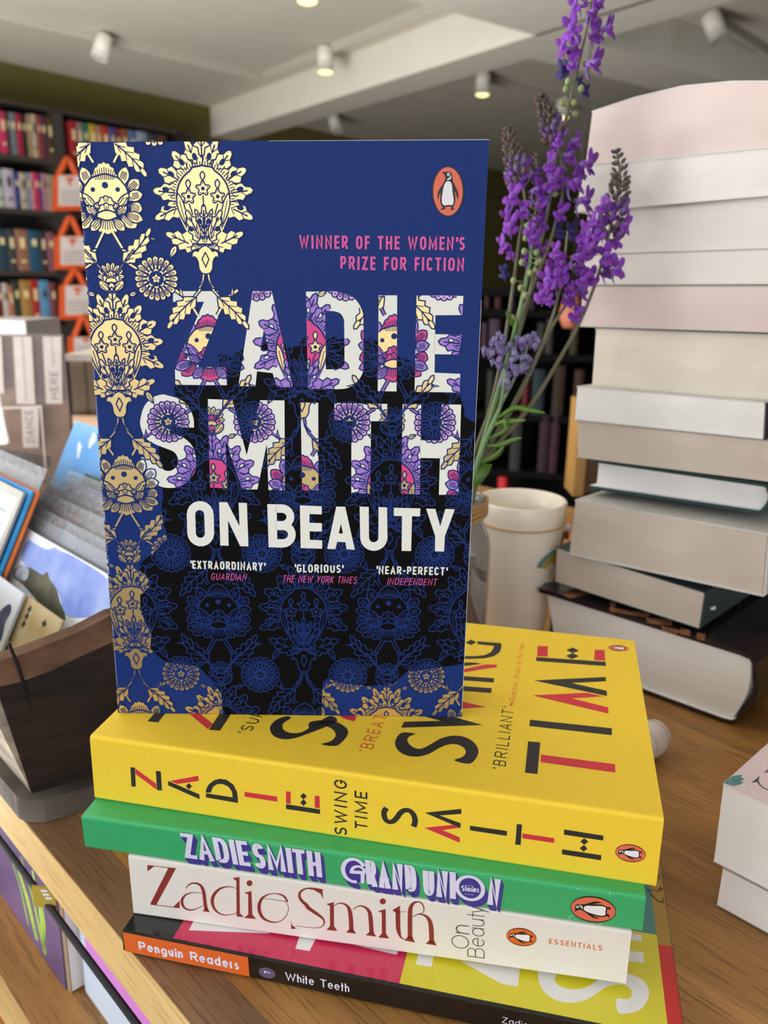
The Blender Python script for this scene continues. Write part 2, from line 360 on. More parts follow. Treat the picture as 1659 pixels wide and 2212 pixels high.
def emblem(face, mb, centre, ptop, pside, layer=8, orange=None):
    """the oval bird emblem: centre, top of the oval and right side of the oval in pixels"""
    c = face.to2(centre); t = face.to2(ptop); sd = face.to2(pside)
    vx, vy = t[0] - c[0], t[1] - c[1]; ux, uy = sd[0] - c[0], sd[1] - c[1]
    f = lambda pts: [(c[0] + ux * (x - 815) / 560 - vx * (y - 1055) / 880, c[1] + uy * (x - 815) / 560 - vy * (y - 1055) / 880) for x, y in pts]
    K = M_ink; Wt = M_white
    face.poly(mb, f(ell(815, 1055, 575, 890, 40)), K, layer); face.poly(mb, f(ell(815, 1055, 520, 865, 40)), orange or M_logo, layer + 1)
    face.poly(mb, f(PB), K, layer + 2); face.poly(mb, f(PW), Wt, layer + 3); face.poly(mb, f(PC), Wt, layer + 3)
    face.poly(mb, f(ell(835, 445, 52, 62)), Wt, layer + 3); face.poly(mb, f(ell(850, 452, 24, 28)), K, layer + 4)
M_ink = mat('printed_black', (18, 17, 19), 0.5); M_white = mat('printed_white', (240, 240, 243), 0.55); M_logo = mat('printed_orange', (233, 112, 84), 0.55)
# ------------------------------------------------------------ palette
M_navy = mat('cover_navy', (21, 49, 118), 0.5, var=0.03, vscale=400, bump=0.04, bscale=2500, spec=0.16)
M_cblack = mat('cover_black', (6, 6, 9), 0.55, var=0.05, spec=0.1)
M_line = mat('cover_line_blue', (24, 50, 116), 0.5, var=0.03, spec=0.16)
M_foil = mat('gold_foil', (226, 198, 138), 0.38, metal=1.0, var=0.04, vscale=200)
M_cream = mat('cover_cream', (238, 240, 232), 0.5, var=0.01)
M_pinkt = mat('cover_pink_text', (226, 82, 160), 0.5, var=0.02)
M_pink = mat('cover_pink', (226, 66, 140), 0.5, var=0.02); M_purp = mat('cover_purple', (170, 126, 216), 0.5, var=0.03)
M_lilac = mat('cover_lilac', (233, 178, 238), 0.5, var=0.02); M_stem = mat('cover_stem', (152, 108, 190), 0.5, var=0.02)
M_page = pages('pages_cream', (196, 186, 172), (236, 228, 214)); M_pageW = pages('pages_white', (208, 206, 202), (242, 241, 238)); M_pageG = pages('pages_grey', (178, 165, 152), (214, 203, 190))
# ------------------------------------------------------------ paperbacks
def book8(T0, T1, B0, B1, T0b, T1b, B0b, B1b):
    def P(a, b, c):
        lo = (B0 * (1 - a) + B1 * a) * (1 - b) + (B0b * (1 - a) + B1b * a) * b
        hi = (T0 * (1 - a) + T1 * a) * (1 - b) + (T0b * (1 - a) + T1b * a) * b
        return lo * (1 - c) + hi * c
    return P
def make_book(name, label, P, mf, ms=None, mbk=None, mp=None, t=0.0006, r=0.0012, insa=0.001, insb=0.012, group=None, cat='book', prints=None, jut=0.0, foot=None, bulge=0.0, loosepages=0.0):
    """a bound book: P(a,b,c) maps along the spine / spine to fore-edge / thickness to space"""
    W = (P(.5, 1, .5) - P(.5, 0, .5)).length; T = (P(.5, .5, 1) - P(.5, .5, 0)).length; Ln = (P(1, .5, .5) - P(0, .5, .5)).length
    base = foot if foot is not None else P(.5, .5, 0)
    th = thing(name, label, cat, base, group)
    rb, rc = r / W, r / T; tb, tc = t / W, t / T
    ms = ms or mf; mbk = mbk or mf; mp = mp or M_page
    outer = [(1, 1), (.75, 1), (0.5, 1), (.25, 1), (rb, 1)] + [(rb - rb * math.sin(x), 1 - rc + rc * math.cos(x)) for x in (pi * .17, pi * .33, pi / 2)]
    outer += [(-bulge * math.sin(pi * k / 6) / W, 1 - rc - (1 - 2 * rc) * k / 6) for k in range(1, 6)] if bulge else []
    outer += [(rb - rb * math.sin(x), rc - rc * math.cos(x)) for x in (pi / 2, pi * .33, pi * .17)] + [(rb, 0), (.25, 0), (0.5, 0), (.75, 0), (1, 0)]
    inner = [(1, 1 - tc), (.75, 1 - tc), (0.5, 1 - tc), (.25, 1 - tc), (max(rb, tb), 1 - tc)] + [(tb + (rb - rb * math.sin(x)) * .5, 1 - tc - rc * .5 + .5 * rc * math.cos(x)) for x in (pi * .17, pi * .33, pi / 2)]
    inner += [(tb - bulge * math.sin(pi * k / 6) / W, 1 - rc - (1 - 2 * rc) * k / 6) for k in range(1, 6)] if bulge else []
    inner += [(tb + (rb - rb * math.sin(x)) * .5, tc + rc * .5 - .5 * rc * math.cos(x)) for x in (pi / 2, pi * .33, pi * .17)] + [(max(rb, tb), tc), (.25, tc), (0.5, tc), (.75, tc), (1, tc)]
    n = len(outer); mb = MB(); hb = n // 2
    def side(i): return mf if i < 5 else (mbk if i >= n - 6 else ms)
    for i in range(n - 1):
        o0, o1, i0, i1 = outer[i], outer[i + 1], inner[i], inner[i + 1]
        q = lambda p, a: P(a, p[0], p[1])
        mm = side(i)
        mb.add([q(o0, 0), q(o1, 0), q(o1, 1), q(o0, 1)], [(0, 1, 2, 3)], mm)
        mb.add([q(i0, 0), q(i1, 0), q(i1, 1), q(i0, 1)], [(3, 2, 1, 0)], M_white)
        for a in (0, 1): mb.add([q(o0, a), q(o1, a), q(i1, a), q(i0, a)], [(0, 1, 2, 3)], mm)
    for e in (0, n - 1): mb.add([P(0, *outer[e]), P(1, *outer[e]), P(1, *inner[e]), P(0, *inner[e])], [(0, 1, 2, 3)], mm)
    if prints: prints(mb, P)
    cv = mb.build('cover', th)
    pb = MB(); ia = insa; ib = 1 - insb; b0 = tb * 1.02 + rb * .3
    c0, c1 = tc * 1.02, 1 - tc * 1.02
    sp = [(b0 - bulge * math.sin(pi * k / 6) / W * .9, c0 + (c1 - c0) * k / 6) for k in range(7)]
    ring = sp + [(.25, c1), (.5, c1), (.75, c1), (ib, c1), (ib, c0), (.75, c0), (.5, c0), (.25, c0)]
    v = [P(ia, *p) for p in ring] + [P(1 - ia, *p) for p in ring]; k = len(ring)
    pb.add(v, [tuple(range(k))[::-1], tuple(range(k, 2 * k))] + [(i, (i + 1) % k, k + (i + 1) % k, k + i) for i in range(k)], mp)
    pb.build('page_block', th)
    return th
# planes on which each book of the stack lies (measured: books settle slightly out of level)
PL = [(0, 0, 0), (0.011092592, 0.0072477, 0.0071533), (0.0388207, -0.0038829, 0.0175953), (0.0562232, -0.0010924, 0.0239523), (0.0854473, -0.005959, 0.0291197)]
def plane(k):
    c, tx, ty = PL[k]; return V3((0, 0.26, c)), V3((-tx, -ty, 1)).normalized()
def onpl(px, k): p, n = plane(k); return Pp(px[0], px[1], p, n)
def lying(tl, tr, bl, br, ktop, kbot, W, backr=None):
    """corners of a lying book from its spine corners (pixels) and the planes above and below"""
    T0 = onpl(tl, ktop); T1 = onpl(tr, ktop); n = plane(ktop)[1]
    sp = (T1 - T0).normalized(); inw = n.cross(sp).normalized()
    if inw.y < 0: inw = -inw
    T1b = onpl(backr, ktop) if backr else T1 + inw * W
    T0b = T0 + (T1b - T1)
    B0 = onpl(bl, kbot); fn = (T1 - T0).cross(B0 - T0).normalized()
    B1 = Pp(br[0], br[1], T0, fn)
    nb = plane(kbot)
    def drop(p, q):      # back corner brought down onto the lower plane
        v = (q - p); h = (V3((p.x + v.x, p.y + v.y, 0)) - nb[0]).dot(V3((nb[1].x, nb[1].y, 0))); r_ = V3((p.x + v.x, p.y + v.y, 0)); r_.z = nb[0].z - h / nb[1].z; return r_
    B0b = drop(B0, B0 + (T0b - T0)); B1b = drop(B1, B1 + (T1b - T1))
    return T0, T1, B0, B1, T0b, T1b, B0b, B1b
# ------------------------------------------------------------ the navy book
n_bl = onpl((254.4, 1540), 4); n_br = onpl((997.4, 1549), 4)
e_n = (n_br - n_bl).normalized(); nn = ZA.cross(e_n).normalized()     # horizontal, away from the camera
lean = 0.012
upn = (ZA * math.cos(lean) + nn * math.sin(lean)).normalized()
nrm_n = e_n.cross(upn).normalized()
n_tl = Pp(163.5, 306.6, n_bl, nrm_n); n_tr = Pp(1056.7, 301.5, n_bl, nrm_n)
FN = Face(n_bl, e_n, upn, 0.00004, 0.000005)
NAVW = (n_br - n_bl).length; NAVH = (n_tl - n_bl).length
corn = [FN.to2(p) for p in ((254.4, 1540), (997.4, 1549), (1056.7, 301.5), (163.5, 306.6))]
def cv(u, v):
    """cover millimetres (129 x 198) to the face frame"""
    a, b = u / 129.0, v / 198.0
    x = [(corn[0][i] * (1 - a) + corn[1][i] * a) * (1 - b) + (corn[3][i] * (1 - a) + corn[2][i] * a) * b for i in (0, 1)]
    return (x[0], x[1])
RECT = [(0.15, 0.15), (128.85, 0.15), (128.85, 197.85), (0.15, 197.85)]
# damask motifs, all in millimetres about their own centre
def leaf(x0, y0, x1, y1, wd, teeth=4, bend=0.0, jag=0.35):
    """jagged leaf: outline, midrib, veins"""
    L = math.hypot(x1 - x0, y1 - y0); ex, ey = (x1 - x0) / L, (y1 - y0) / L
    def pt(t, s): b = bend * L * math.sin(pi * t); return (x0 + ex * L * t - ey * (s + b), y0 + ey * L * t + ex * (s + b))
    up_, dn = [], []
    n = teeth * 2
    wf = lambda t: wd * math.sin(pi * min(1, t * .93 + .06) ** .8)
    for i in range(teeth):
        t0 = (i + .45) / (teeth + .35); t1 = t0 + .62 / (teeth + .35)
        for t, kk in ((t0, 1 - jag * .55), (t1, 1 + jag * .35)):
            if t < .97: up_.append(pt(t, wf(t) * kk + (.12 * wd if kk > 1 else 0))); dn.append(pt(t, -wf(t) * kk - (.12 * wd if kk > 1 else 0)))
    out = [(x0, y0)] + up_ + [(x1, y1)] + dn[::-1]
    lines = [([pt(0.05, 0), pt(.3, 0), pt(.55, 0), pt(.8, 0)], .45)]
    for i in range(2, n - 1, 2):
        t = i / n; wv = wd * math.sin(pi * t ** .85) * .62
        for s in (1, -1): lines.append(([pt(t - .1, 0), pt(t + .06, s * wv)], .28))
    return out, lines
def petal(x0, y0, x1, y1, wd, hatch=3):
    L = math.hypot(x1 - x0, y1 - y0); ex, ey = (x1 - x0) / L, (y1 - y0) / L
    pt = lambda t, s: (x0 + ex * L * t - ey * s, y0 + ey * L * t + ex * s)
    up_ = [pt(t, wd * math.sin(pi * t ** 1.35) ** .8) for t in (.12, .3, .5, .68, .82, .92)]
    dn = [pt(t, -wd * math.sin(pi * t ** 1.35) ** .8) for t in (.12, .3, .5, .68, .82, .92)]
    ln = []
    for k in range(hatch):
        s = (k - (hatch - 1) / 2) * wd * .9 / max(1, hatch - 1) if hatch > 1 else 0
        ln.append(([pt(.12, s * .4), pt(.45, s), pt(.78, s * .8)], .26))
    return [(x0, y0)] + up_ + [(x1, y1)] + dn[::-1], ln
def fan(cx, cy, rx, ry, a0, a1, lobes, depth=.12):
    n = lobes * 5; o = [(cx, cy)]
    for i in range(n + 1):
        a = math.radians(a0 + (a1 - a0) * i / n); k = 1 - depth * (1 - abs(math.sin(pi * lobes * i / n)))
        o.append((cx + rx * k * math.cos(a), cy + ry * k * math.sin(a)))
    return o
def flower5(cx, cy, r):
    return [(cx + r * (.78 + .22 * math.cos(5 * a)) * math.sin(a), cy + r * (.78 + .22 * math.cos(5 * a)) * math.cos(a)) for a in [2 * pi * i / 30 for i in range(30)]]
def mir(pts): return [(-x, y) for x, y in pts]
def inpoly(x, y, p):
    c = False; j = len(p) - 1
    for i in range(len(p)):
        if (p[i][1] > y) != (p[j][1] > y) and x < (p[j][0] - p[i][0]) * (y - p[i][1]) / (p[j][1] - p[i][1]) + p[i][0]: c = not c
        j = i
    return c
class LineList(list):
    """remembers how many fills lay beneath each line, so that later fills hide it"""
    def __init__(s, mo): s.mo = mo
    def append(s, e): list.append(s, e + (len(s.mo.f),))
class Motif:
    def __init__(s): s.f = []; s.l = LineList(s)
    def quads(s):
        out = []
        bxs = [(min(p[0] for p in f), max(p[0] for p in f), min(p[1] for p in f), max(p[1] for p in f)) for f, r in s.f]
        for p, wd, cl, st in s.l:
            for q in strip(p, wd, cl):
                x = sum(a[0] for a in q) / 4; y = sum(a[1] for a in q) / 4
                if any(b[0] < x < b[1] and b[2] < y < b[3] and inpoly(x, y, s.f[st + i][0]) for i, b in enumerate(bxs[st:])): continue
                out.append(q)
        return out
    def add(s, out, role, lines=(), ow=.42, both=False):
        s.f.append((out, role)); s.l.append((out, ow, True))
        for p, wd in lines: s.l.append((p, wd, False))
        if both: s.add(mir(out), role, [(mir(p), wd) for p, wd in lines], ow)
    def line(s, p, wd, both=False):
        s.l.append((p, wd, False))
        if both: s.l.append((mir(p), wd, False))
    def ribbon(s, pts, wd, role, both=False):
        q = strip(pts, wd)
        for k in q: s.f.append((k, role))
        L = [x[0] for x in q] + [q[-1][3]]; R = [x[1] for x in q] + [q[-1][2]]
        s.l.append((L, .4, False)); s.l.append((R, .4, False))
        if both: s.ribbon(mir(pts), wd, role)
def pomegranate():
    m = Motif()
    fo, fl = leaf(0, 9, 0, 19.6, 2.7, 3, 0, .3); m.add(fo, 'leaf', fl)
    for (a, b, c, d, wd) in ((1.0, 7.6, 5.0, 17.6, 2.5), (3.6, 6.8, 9.3, 13.9, 2.7), (5.6, 4.4, 14.0, 8.6, 2.8), (6.6, 1.2, 16.0, 2.3, 2.7), (6.6, -2.0, 15.8, -6.4, 2.5)):
        o, l = leaf(a, b, c, d, wd, 3, 0, .3); m.add(o, 'leaf', l, both=True)
    o, l = leaf(2.0, -15.2, 12.6, -10.4, 2.7, 4); m.add(o, 'leaf', l, both=True)
    m.f.append((arc(0, .3, 9.5, 10.0, -30, 210, 25), 'leaf'))
    m.f.append(([(-8.5, -4), (-3.2, -15.5), (3.2, -15.5), (8.5, -4)], 'leaf'))
    for k in range(-4, 41):
        a = math.radians(k * 4.9 + 6); r1 = 10.0 + 1.2 * (k % 2)
        m.line([(8.8 * math.cos(a), .3 + 9.2 * math.sin(a)), (r1 * math.cos(a), .4 + (r1 + .5) * math.sin(a))], .3)
    for a in (79, 58, 35, 12, -14):
        c, s_ = math.cos(math.radians(a)), math.sin(math.radians(a))
        o = ell(12.0 * c, 12.4 * s_, .95, .6, 10, math.radians(a)); m.add(o, 'ground', ow=.35, both=True)
    top = []
    for i in range(41):
        a = math.radians(-50 + 280 * i / 40); k = 1.0
        if 62 < math.degrees(a) < 118: k = 1.03 + .04 * abs(math.sin(math.radians((math.degrees(a) - 62) * 9.6)))
        top.append((8.4 * k * math.cos(a), 9.0 * k * math.sin(a)))
    m.add(top + [(-3, -14), (3, -14)], 'pink', ow=.55)
    for x, y in ((0, 2.8), (-4.6, .4), (4.6, .4)):
        m.line([(x, y - 2), (x * .75, y - 5.5)], .4)
        m.add(flower5(x, y, 2.3), 'gold'); m.add(petal(x, y + 2.2, x, y + 5, .75, 0)[0], 'gold')
        m.f.append((ell(x, y, .62, .62, 10), 'line'))
        for k in range(5): a = 2 * pi * k / 5; m.f.append((ell(x + 1.5 * math.sin(a), y + 1.5 * math.cos(a), .22, .22, 6), 'line'))
    o, l = petal(5.6, -9, 8.1, 1.5, 1.1, 1); m.add(o, 'gold', l, both=True)
    o, l = leaf(.6, -14, 5.6, -3.6, 2.0, 4); m.add(o, 'leaf', l, both=True)
    o, l = leaf(0, -11, 0, -1.8, 1.5, 3); m.add(o, 'gold', l)
    o, l = leaf(.4, -9, 2.7, -3.4, 1.0, 2); m.add(o, 'gold', l, both=True)
    for k in range(-5, 6): m.line([(k * .45, -12.5), (k * .75, -8.5)], .24)
    for a, b in ((4.3, -9.3), (1.4, -7)): m.add(ell(a, b, .8, .6, 10, .8), 'ground', ow=.3, both=True)
    for x, y, r in ((-2.6, -14.8, 1.9), (2.6, -14.8, 1.9), (0, -13.2, 2.3)):
        m.add(fan(x, y - .6, r, r, -20, 200, 4), 'leaf', [([(x + k * .5, y - .3), (x + k * .8, y + r * .55)], .28) for k in (-1, 0, 1)])
    m.add([(-4.2, -16.6), (-3.3, -15.9), (-2.4, -16.2), (-1.4, -15.0), (0, -14.3), (1.4, -15.0), (2.4, -16.2), (3.3, -15.9), (4.2, -16.6), (4.3, -18.3), (3.5, -17.8), (2.8, -18.4), (2.4, -19.4), (2.2, -21.6), (1.4, -22.9), (0, -23.2), (-1.4, -22.9), (-2.2, -21.6), (-2.4, -19.4), (-2.8, -18.4), (-3.5, -17.8), (-4.3, -18.3)], 'gold')
    m.line([(0, -16.4), (1.1, -18.6), (0, -21), (-1.1, -18.6), (0, -16.4)], .4)
    # stems and hanging leaves
    m.ribbon([(.75, -23.2), (1.1, -25.6), (2.2, -28.2), (4.3, -30.6), (6.6, -33)], .75, 'stem', True)
    m.add([(1.0, -25.4), (2.9, -27.7), (1.9, -27.7)], 'stem', both=True)
    o, l = leaf(3.4, -30.4, 13.4, -40.6, 2.5, 5, .05); m.add(o, 'gold', l, both=True)
    m.ribbon([(10.2, -28.3), (7.4, -30.3)], .9, 'stem', True)
    m.add([(7.6, -30.5), (8.4, -27.2), (8.9, -29.6)], 'stem', both=True)
    m.ribbon([(4.6, -33.8), (3.2, -36.2)], 1.0, 'stem', True)
    return m
def lotus():
    m = Motif()
    for (a, b, c, d, wd, rl) in ((4, -4, 9.2, -9.0, 2.2, 'pink'), (6.5, 1.5, 10.8, 5.6, 1.9, 'pink'), (6.8, -2, 11.4, -3.6, 1.9, 'pink'), (5.5, 0, 11.8, 1.2, 1.8, 'leaf'), (5, -4.5, 11.5, -6.6, 1.7, 'leaf'), (4.6, 2.5, 6.9, 9.4, 1.9, 'leaf')):
        o, l = petal(a, b, c, d, wd, 4); m.add(o, rl, l, both=True)
    m.add(fan(0, 2, 4.9, 8.9, 22, 158, 7, .05), 'pink', [([(k * .55, 5.5), (k * .75, 9.3 - abs(k) * .25)], .24) for k in range(-5, 6)])
    m.add(fan(0, -5, 5.5, 6.0, 200, 340, 5, .06), 'pink', [([(k * .5, -6.4), (k * .85, -9.6 + abs(k) * .2)], .24) for k in range(-4, 5)])
    dm = []
    for i in range(37):
        a = math.radians(-25 + 230 * i / 36); k = 1 + .035 * abs(math.sin(a * 5)); dm.append((7.0 * k * math.cos(a), 6.2 * k * math.sin(a) + .8))
    m.add(dm + [(0, -5.5)], 'gold', ow=.5)
    for x, y, r in ((0, 3.9, 1.0), (-3.9, 2.6, .72), (3.9, 2.6, .72)): m.f.append((ell(x, y, r, r, 12), 'line'))
    o, l = petal(1.8, -5.5, 7.4, 1.6, 1.3, 2); m.add(o, 'leaf', l, both=True)
    for x, y, r in ((-2.6, -2.2, 1.7), (2.6, -2.2, 1.7), (0, -.8, 2.6), (0, -3.2, 3.0)):
        m.add(fan(x, y - r * .4, r, r, -10, 190, 5, .14), 'pink', [([(x + k * .45, y - r * .1), (x + k * .75, y + r * .35)], .24) for k in (-1, 0, 1)])
    o, l = petal(2.4, -5.6, 6.5, -2.2, 1.3, 3); m.add(o, 'leaf', l, both=True)
    o, l = petal(1.6, -5.6, 5.4, -9.9, 1.5, 3); m.add(o, 'leaf', l, both=True)
    m.add([(3.5 * math.cos(a), -5.1 + 1.4 * math.sin(a) * (1 + .1 * math.cos(4 * a))) for a in [2 * pi * i / 24 for i in range(24)]], 'gold', ow=.5)
    m.ribbon([(1.5, -10.2), (4.6, -15.8)], 1.05, 'stem', True)
    m.add([(4.2, -15.2), (6.1, -15.9), (4.5, -16.4), (3.6, -15.6)], 'stem', both=True)
    o, l = leaf(3.9, -19.9, 13.7, -8.8, 2.4, 5, -.06); m.add(o, 'gold', l, both=True)
    m.add([(13.2, -11.8), (15.6, -12.4), (13.6, -12.6)], 'gold', both=True)
    m.ribbon([(8.0, -15.5), (4.2, -20), (1.2, -24)], .55, 'stem', True)
    m.ribbon([(6.0, -19.9), (9.0, -21.8)], .95, 'stem', True)
    return m
def bud():
    m = Motif()
    for a in (-112, -86, -60, -36, -12, 12, 36, 60, 86, 112):
        s, c = math.sin(math.radians(a)), math.cos(math.radians(a)); r = 4.4 + .5 * c
        o, l = petal(s * 1.2, c * 1.2 - .6, s * r, c * r - .6, .82, 1); m.add(o, 'gold', l, ow=.34)
    m.add(fan(0, -1.6, 2.9, 3.2, 5, 175, 5, .16), 'pink', [([(k * .5, -1.0), (k * .8, .7)], .26) for k in (-2, -1, 0, 1, 2)], ow=.36)
    m.add(fan(0, -2.2, 1.9, 1.9, 0, 180, 3, .1), 'gold', ow=.36)
    o, l = petal(.3, -5.6, 4.0, -1.6, 1.25, 2); m.add(o, 'gold', l, both=True)
    m.add([(0, -2.0), (1.2, -3.2), (0, -5.2), (-1.2, -3.2)], 'pink', ow=.36)
    return m
def rosette():
    m = Motif(); n = 20
    m.f.append((ell(0, 0, 5.6, 5.6, 24), 'rose'))
    for k in range(n):
        a = 2 * pi * k / n; s, c = math.sin(a), math.cos(a)
        pt = lambda r, t: (r * s + t * c, r * c - t * s)
        o = [pt(3.0, -.3), pt(4.6, -.62), pt(6.1, -.95), pt(6.8, -.75), pt(7.1, 0), pt(6.8, .75), pt(6.1, .95), pt(4.6, .62), pt(3.0, .3)]
        m.f.append((o, 'rose')); m.l.append((o, .4, False))
        m.line([pt(4.2, -.12), pt(5.7, -.3), pt(6.1, 0), pt(5.7, .3), pt(4.2, .12)], .24)
    m.f.append((ell(0, 0, 3.15, 3.15, 22), 'line'))
    for k in range(8):
        a = 2 * pi * k / 8; x, y = 2.35 * math.cos(a), 2.35 * math.sin(a)
        cr = [(x + .68 * math.cos(a + t), y + .68 * math.sin(a + t)) for t in (-1.6, -1.0, -.3, .4, 1.1, 1.8)] + [(x + .25 * math.cos(a + .6), y + .25 * math.sin(a + .6))]
        m.f.append((cr, 'gold2'))
    m.f.append((flower5(0, 0, 1.35), 'gold2')); m.l.append((ell(0, 0, .4, .4, 8), .3, True))
    for (x0, y0, x1, y1, wd) in ((4.6, 6.2, 6.9, 10.2, 1.0), (-6.3, -4.2, -9.0, -5.3, .75)):
        o, l = petal(x0, y0, x1, y1, wd, 1); m.add(o, 'gold', l, ow=.36)
    return m
_do = smoothopen([(702,630),(732,630.5),(764,643),(781.5,669),(785,697),(785,784),(781.5,810),(764,831),(742.5,840),(704,840)])
_di = smoothopen([(702,672),(720,672),(735,677),(742,688),(743.5,700),(744,782),(741,790),(734,796),(724,797.5),(704,797.7)])
D_PIECES = [[(661,630),(702,630),(704.5,840),(665,840)]] + [[_do[k], _do[k + 1], _di[k + 1], _di[k]] for k in range(len(_do) - 1)]
LETTERS = {   # big lettering, traced outlines in pixels, each cut into convex pieces
 'Z': [[(374,629),(471,629),(471,652),(374,652)], [(441,652),(471,652),(471,685),(428,793),(378,793)], [(378,793),(488,793),(490,832),(379,831)]],
 'A': [[(546,629),(587,629),(605,711),(533.6,711)], [(533.6,711),(570,711),(563,757),(555,803),(552,835),(515,834)], [(570,711),(605,711),(633,837),(598,836),(589,806),(581,758)], [(563,757),(581,758),(589,806),(555,802)]],
 'D': D_PIECES,
 'I': [[(818,638),(858,638),(856.5,845.5),(816,845)]],
 'E': [[(900,638),(941,638.5),(938,847),(895.5,846.5)], [(940,638),(1000.7,639.3),(999,680.5),(940,681)], [(939,721.8),(997.5,722.8),(991,766),(938,765)], [(937,805),(994,807.5),(993,847.6),(937,847)]],
 'M': [[(449,862),(502,864),(487,950),(491,1055),(454,1053)], [(502,864),(533,983),(556,1057),(523,1057),(487,950)], [(562,864.5),(614.5,865),(576.6,958),(533,983)], [(533,983),(576.6,958),(556,1057)], [(614.5,865),(615.6,1058.5),(580,1058.5),(576.6,958)]],
 'J': [[(649.6,869.5),(687.4,870),(688,1059.6),(652.6,1059)]],
 'T': [[(722.5,870.6),(836.5,872.4),(835.8,910),(722.5,909)], [(759,905),(801.5,905),(799.6,1066.4),(759,1065)]],
 'H': [[(869.7,873),(910,872.4),(906.8,1067.6),(866.7,1066.4)], [(953.8,873.6),(996,874),(990.4,1068.7),(948,1068.7)], [(908,950.8),(953,951.5),(949.7,990),(907,989)]],
}
_sup = [(380,923.6),(379,908),(372.5,894.6),(359,889.7),(345.8,893.5),(339,903.5),(338,917),(343.5,928),(357,935.4),(383.7,939),(406,952.6),(419,970),(423.8,992.7),(422.7,1015),(412,1033),(397,1046),(379,1053),(354.7,1053),(334.6,1044),(314.5,1026),(306.7,1001.6),(305.6,988)]
S_OUT = smoothopen([(419,923.6),(418,903.5),(408,879),(390,863),(363.6,854.5),(350,852),(330,859),(312,877),(303.4,906),(304.5,923.6),(314.5,946),(334.6,959),(357,968),(377,977),(384.8,992.7),(381.4,1008),(368,1017),(354.7,1015),(347,1006),(344,984)]) + smoothopen(_sup[::-1])
BLK = [(482,1549.5),(478,1500),(468,1485),(455,1468),(430,1440),(400,1436),(375,1433),(360,1430),(345,1420),(325,1400),(327,1370),(312,1340),(303,1310),(303,1285),(316,1275),(325,1265),(318,1245),(300,1232),(302,1222),(310,1210),(331,1196),(363,1162),(358,1145),(352,1127),(349,1105),(350,1085),(353,1075),(352,1061),(345,1030),(344,990),(343,966),(362,958),(372,940),(366,925),(369,905),(374,880),(376,860),(377,832),(440,834),(492,832),(492,800),(475,792),(471,757),(482,768),(492,765),(500,768),(512,758),(525,754),(545,757),(563,757),(566,742),(573,738),(600,748),(616,745),(628,750),(642,748),(655,730),(666,725),(690,738),(703,745),(708,733),(720,727),(732,731),(742,732),(760,745),(778,742),(786,737),(800,730),(812,736),(820,738),(840,758),(858,770),(870,772),(880,777),(898,785),(930,830),(965,852),(990,848),(996,862),(999,877),(1003,880),(1002,899),(1012,906),(1020,909),(1026.8,914),(1002.4,1433),(990,1436),(960,1440),(915,1448),(880,1450),(866,1462),(852,1477),(830,1480),(790,1481),(765,1479),(745,1478),(725,1472),(706,1465),(697,1475),(694,1549.5)]
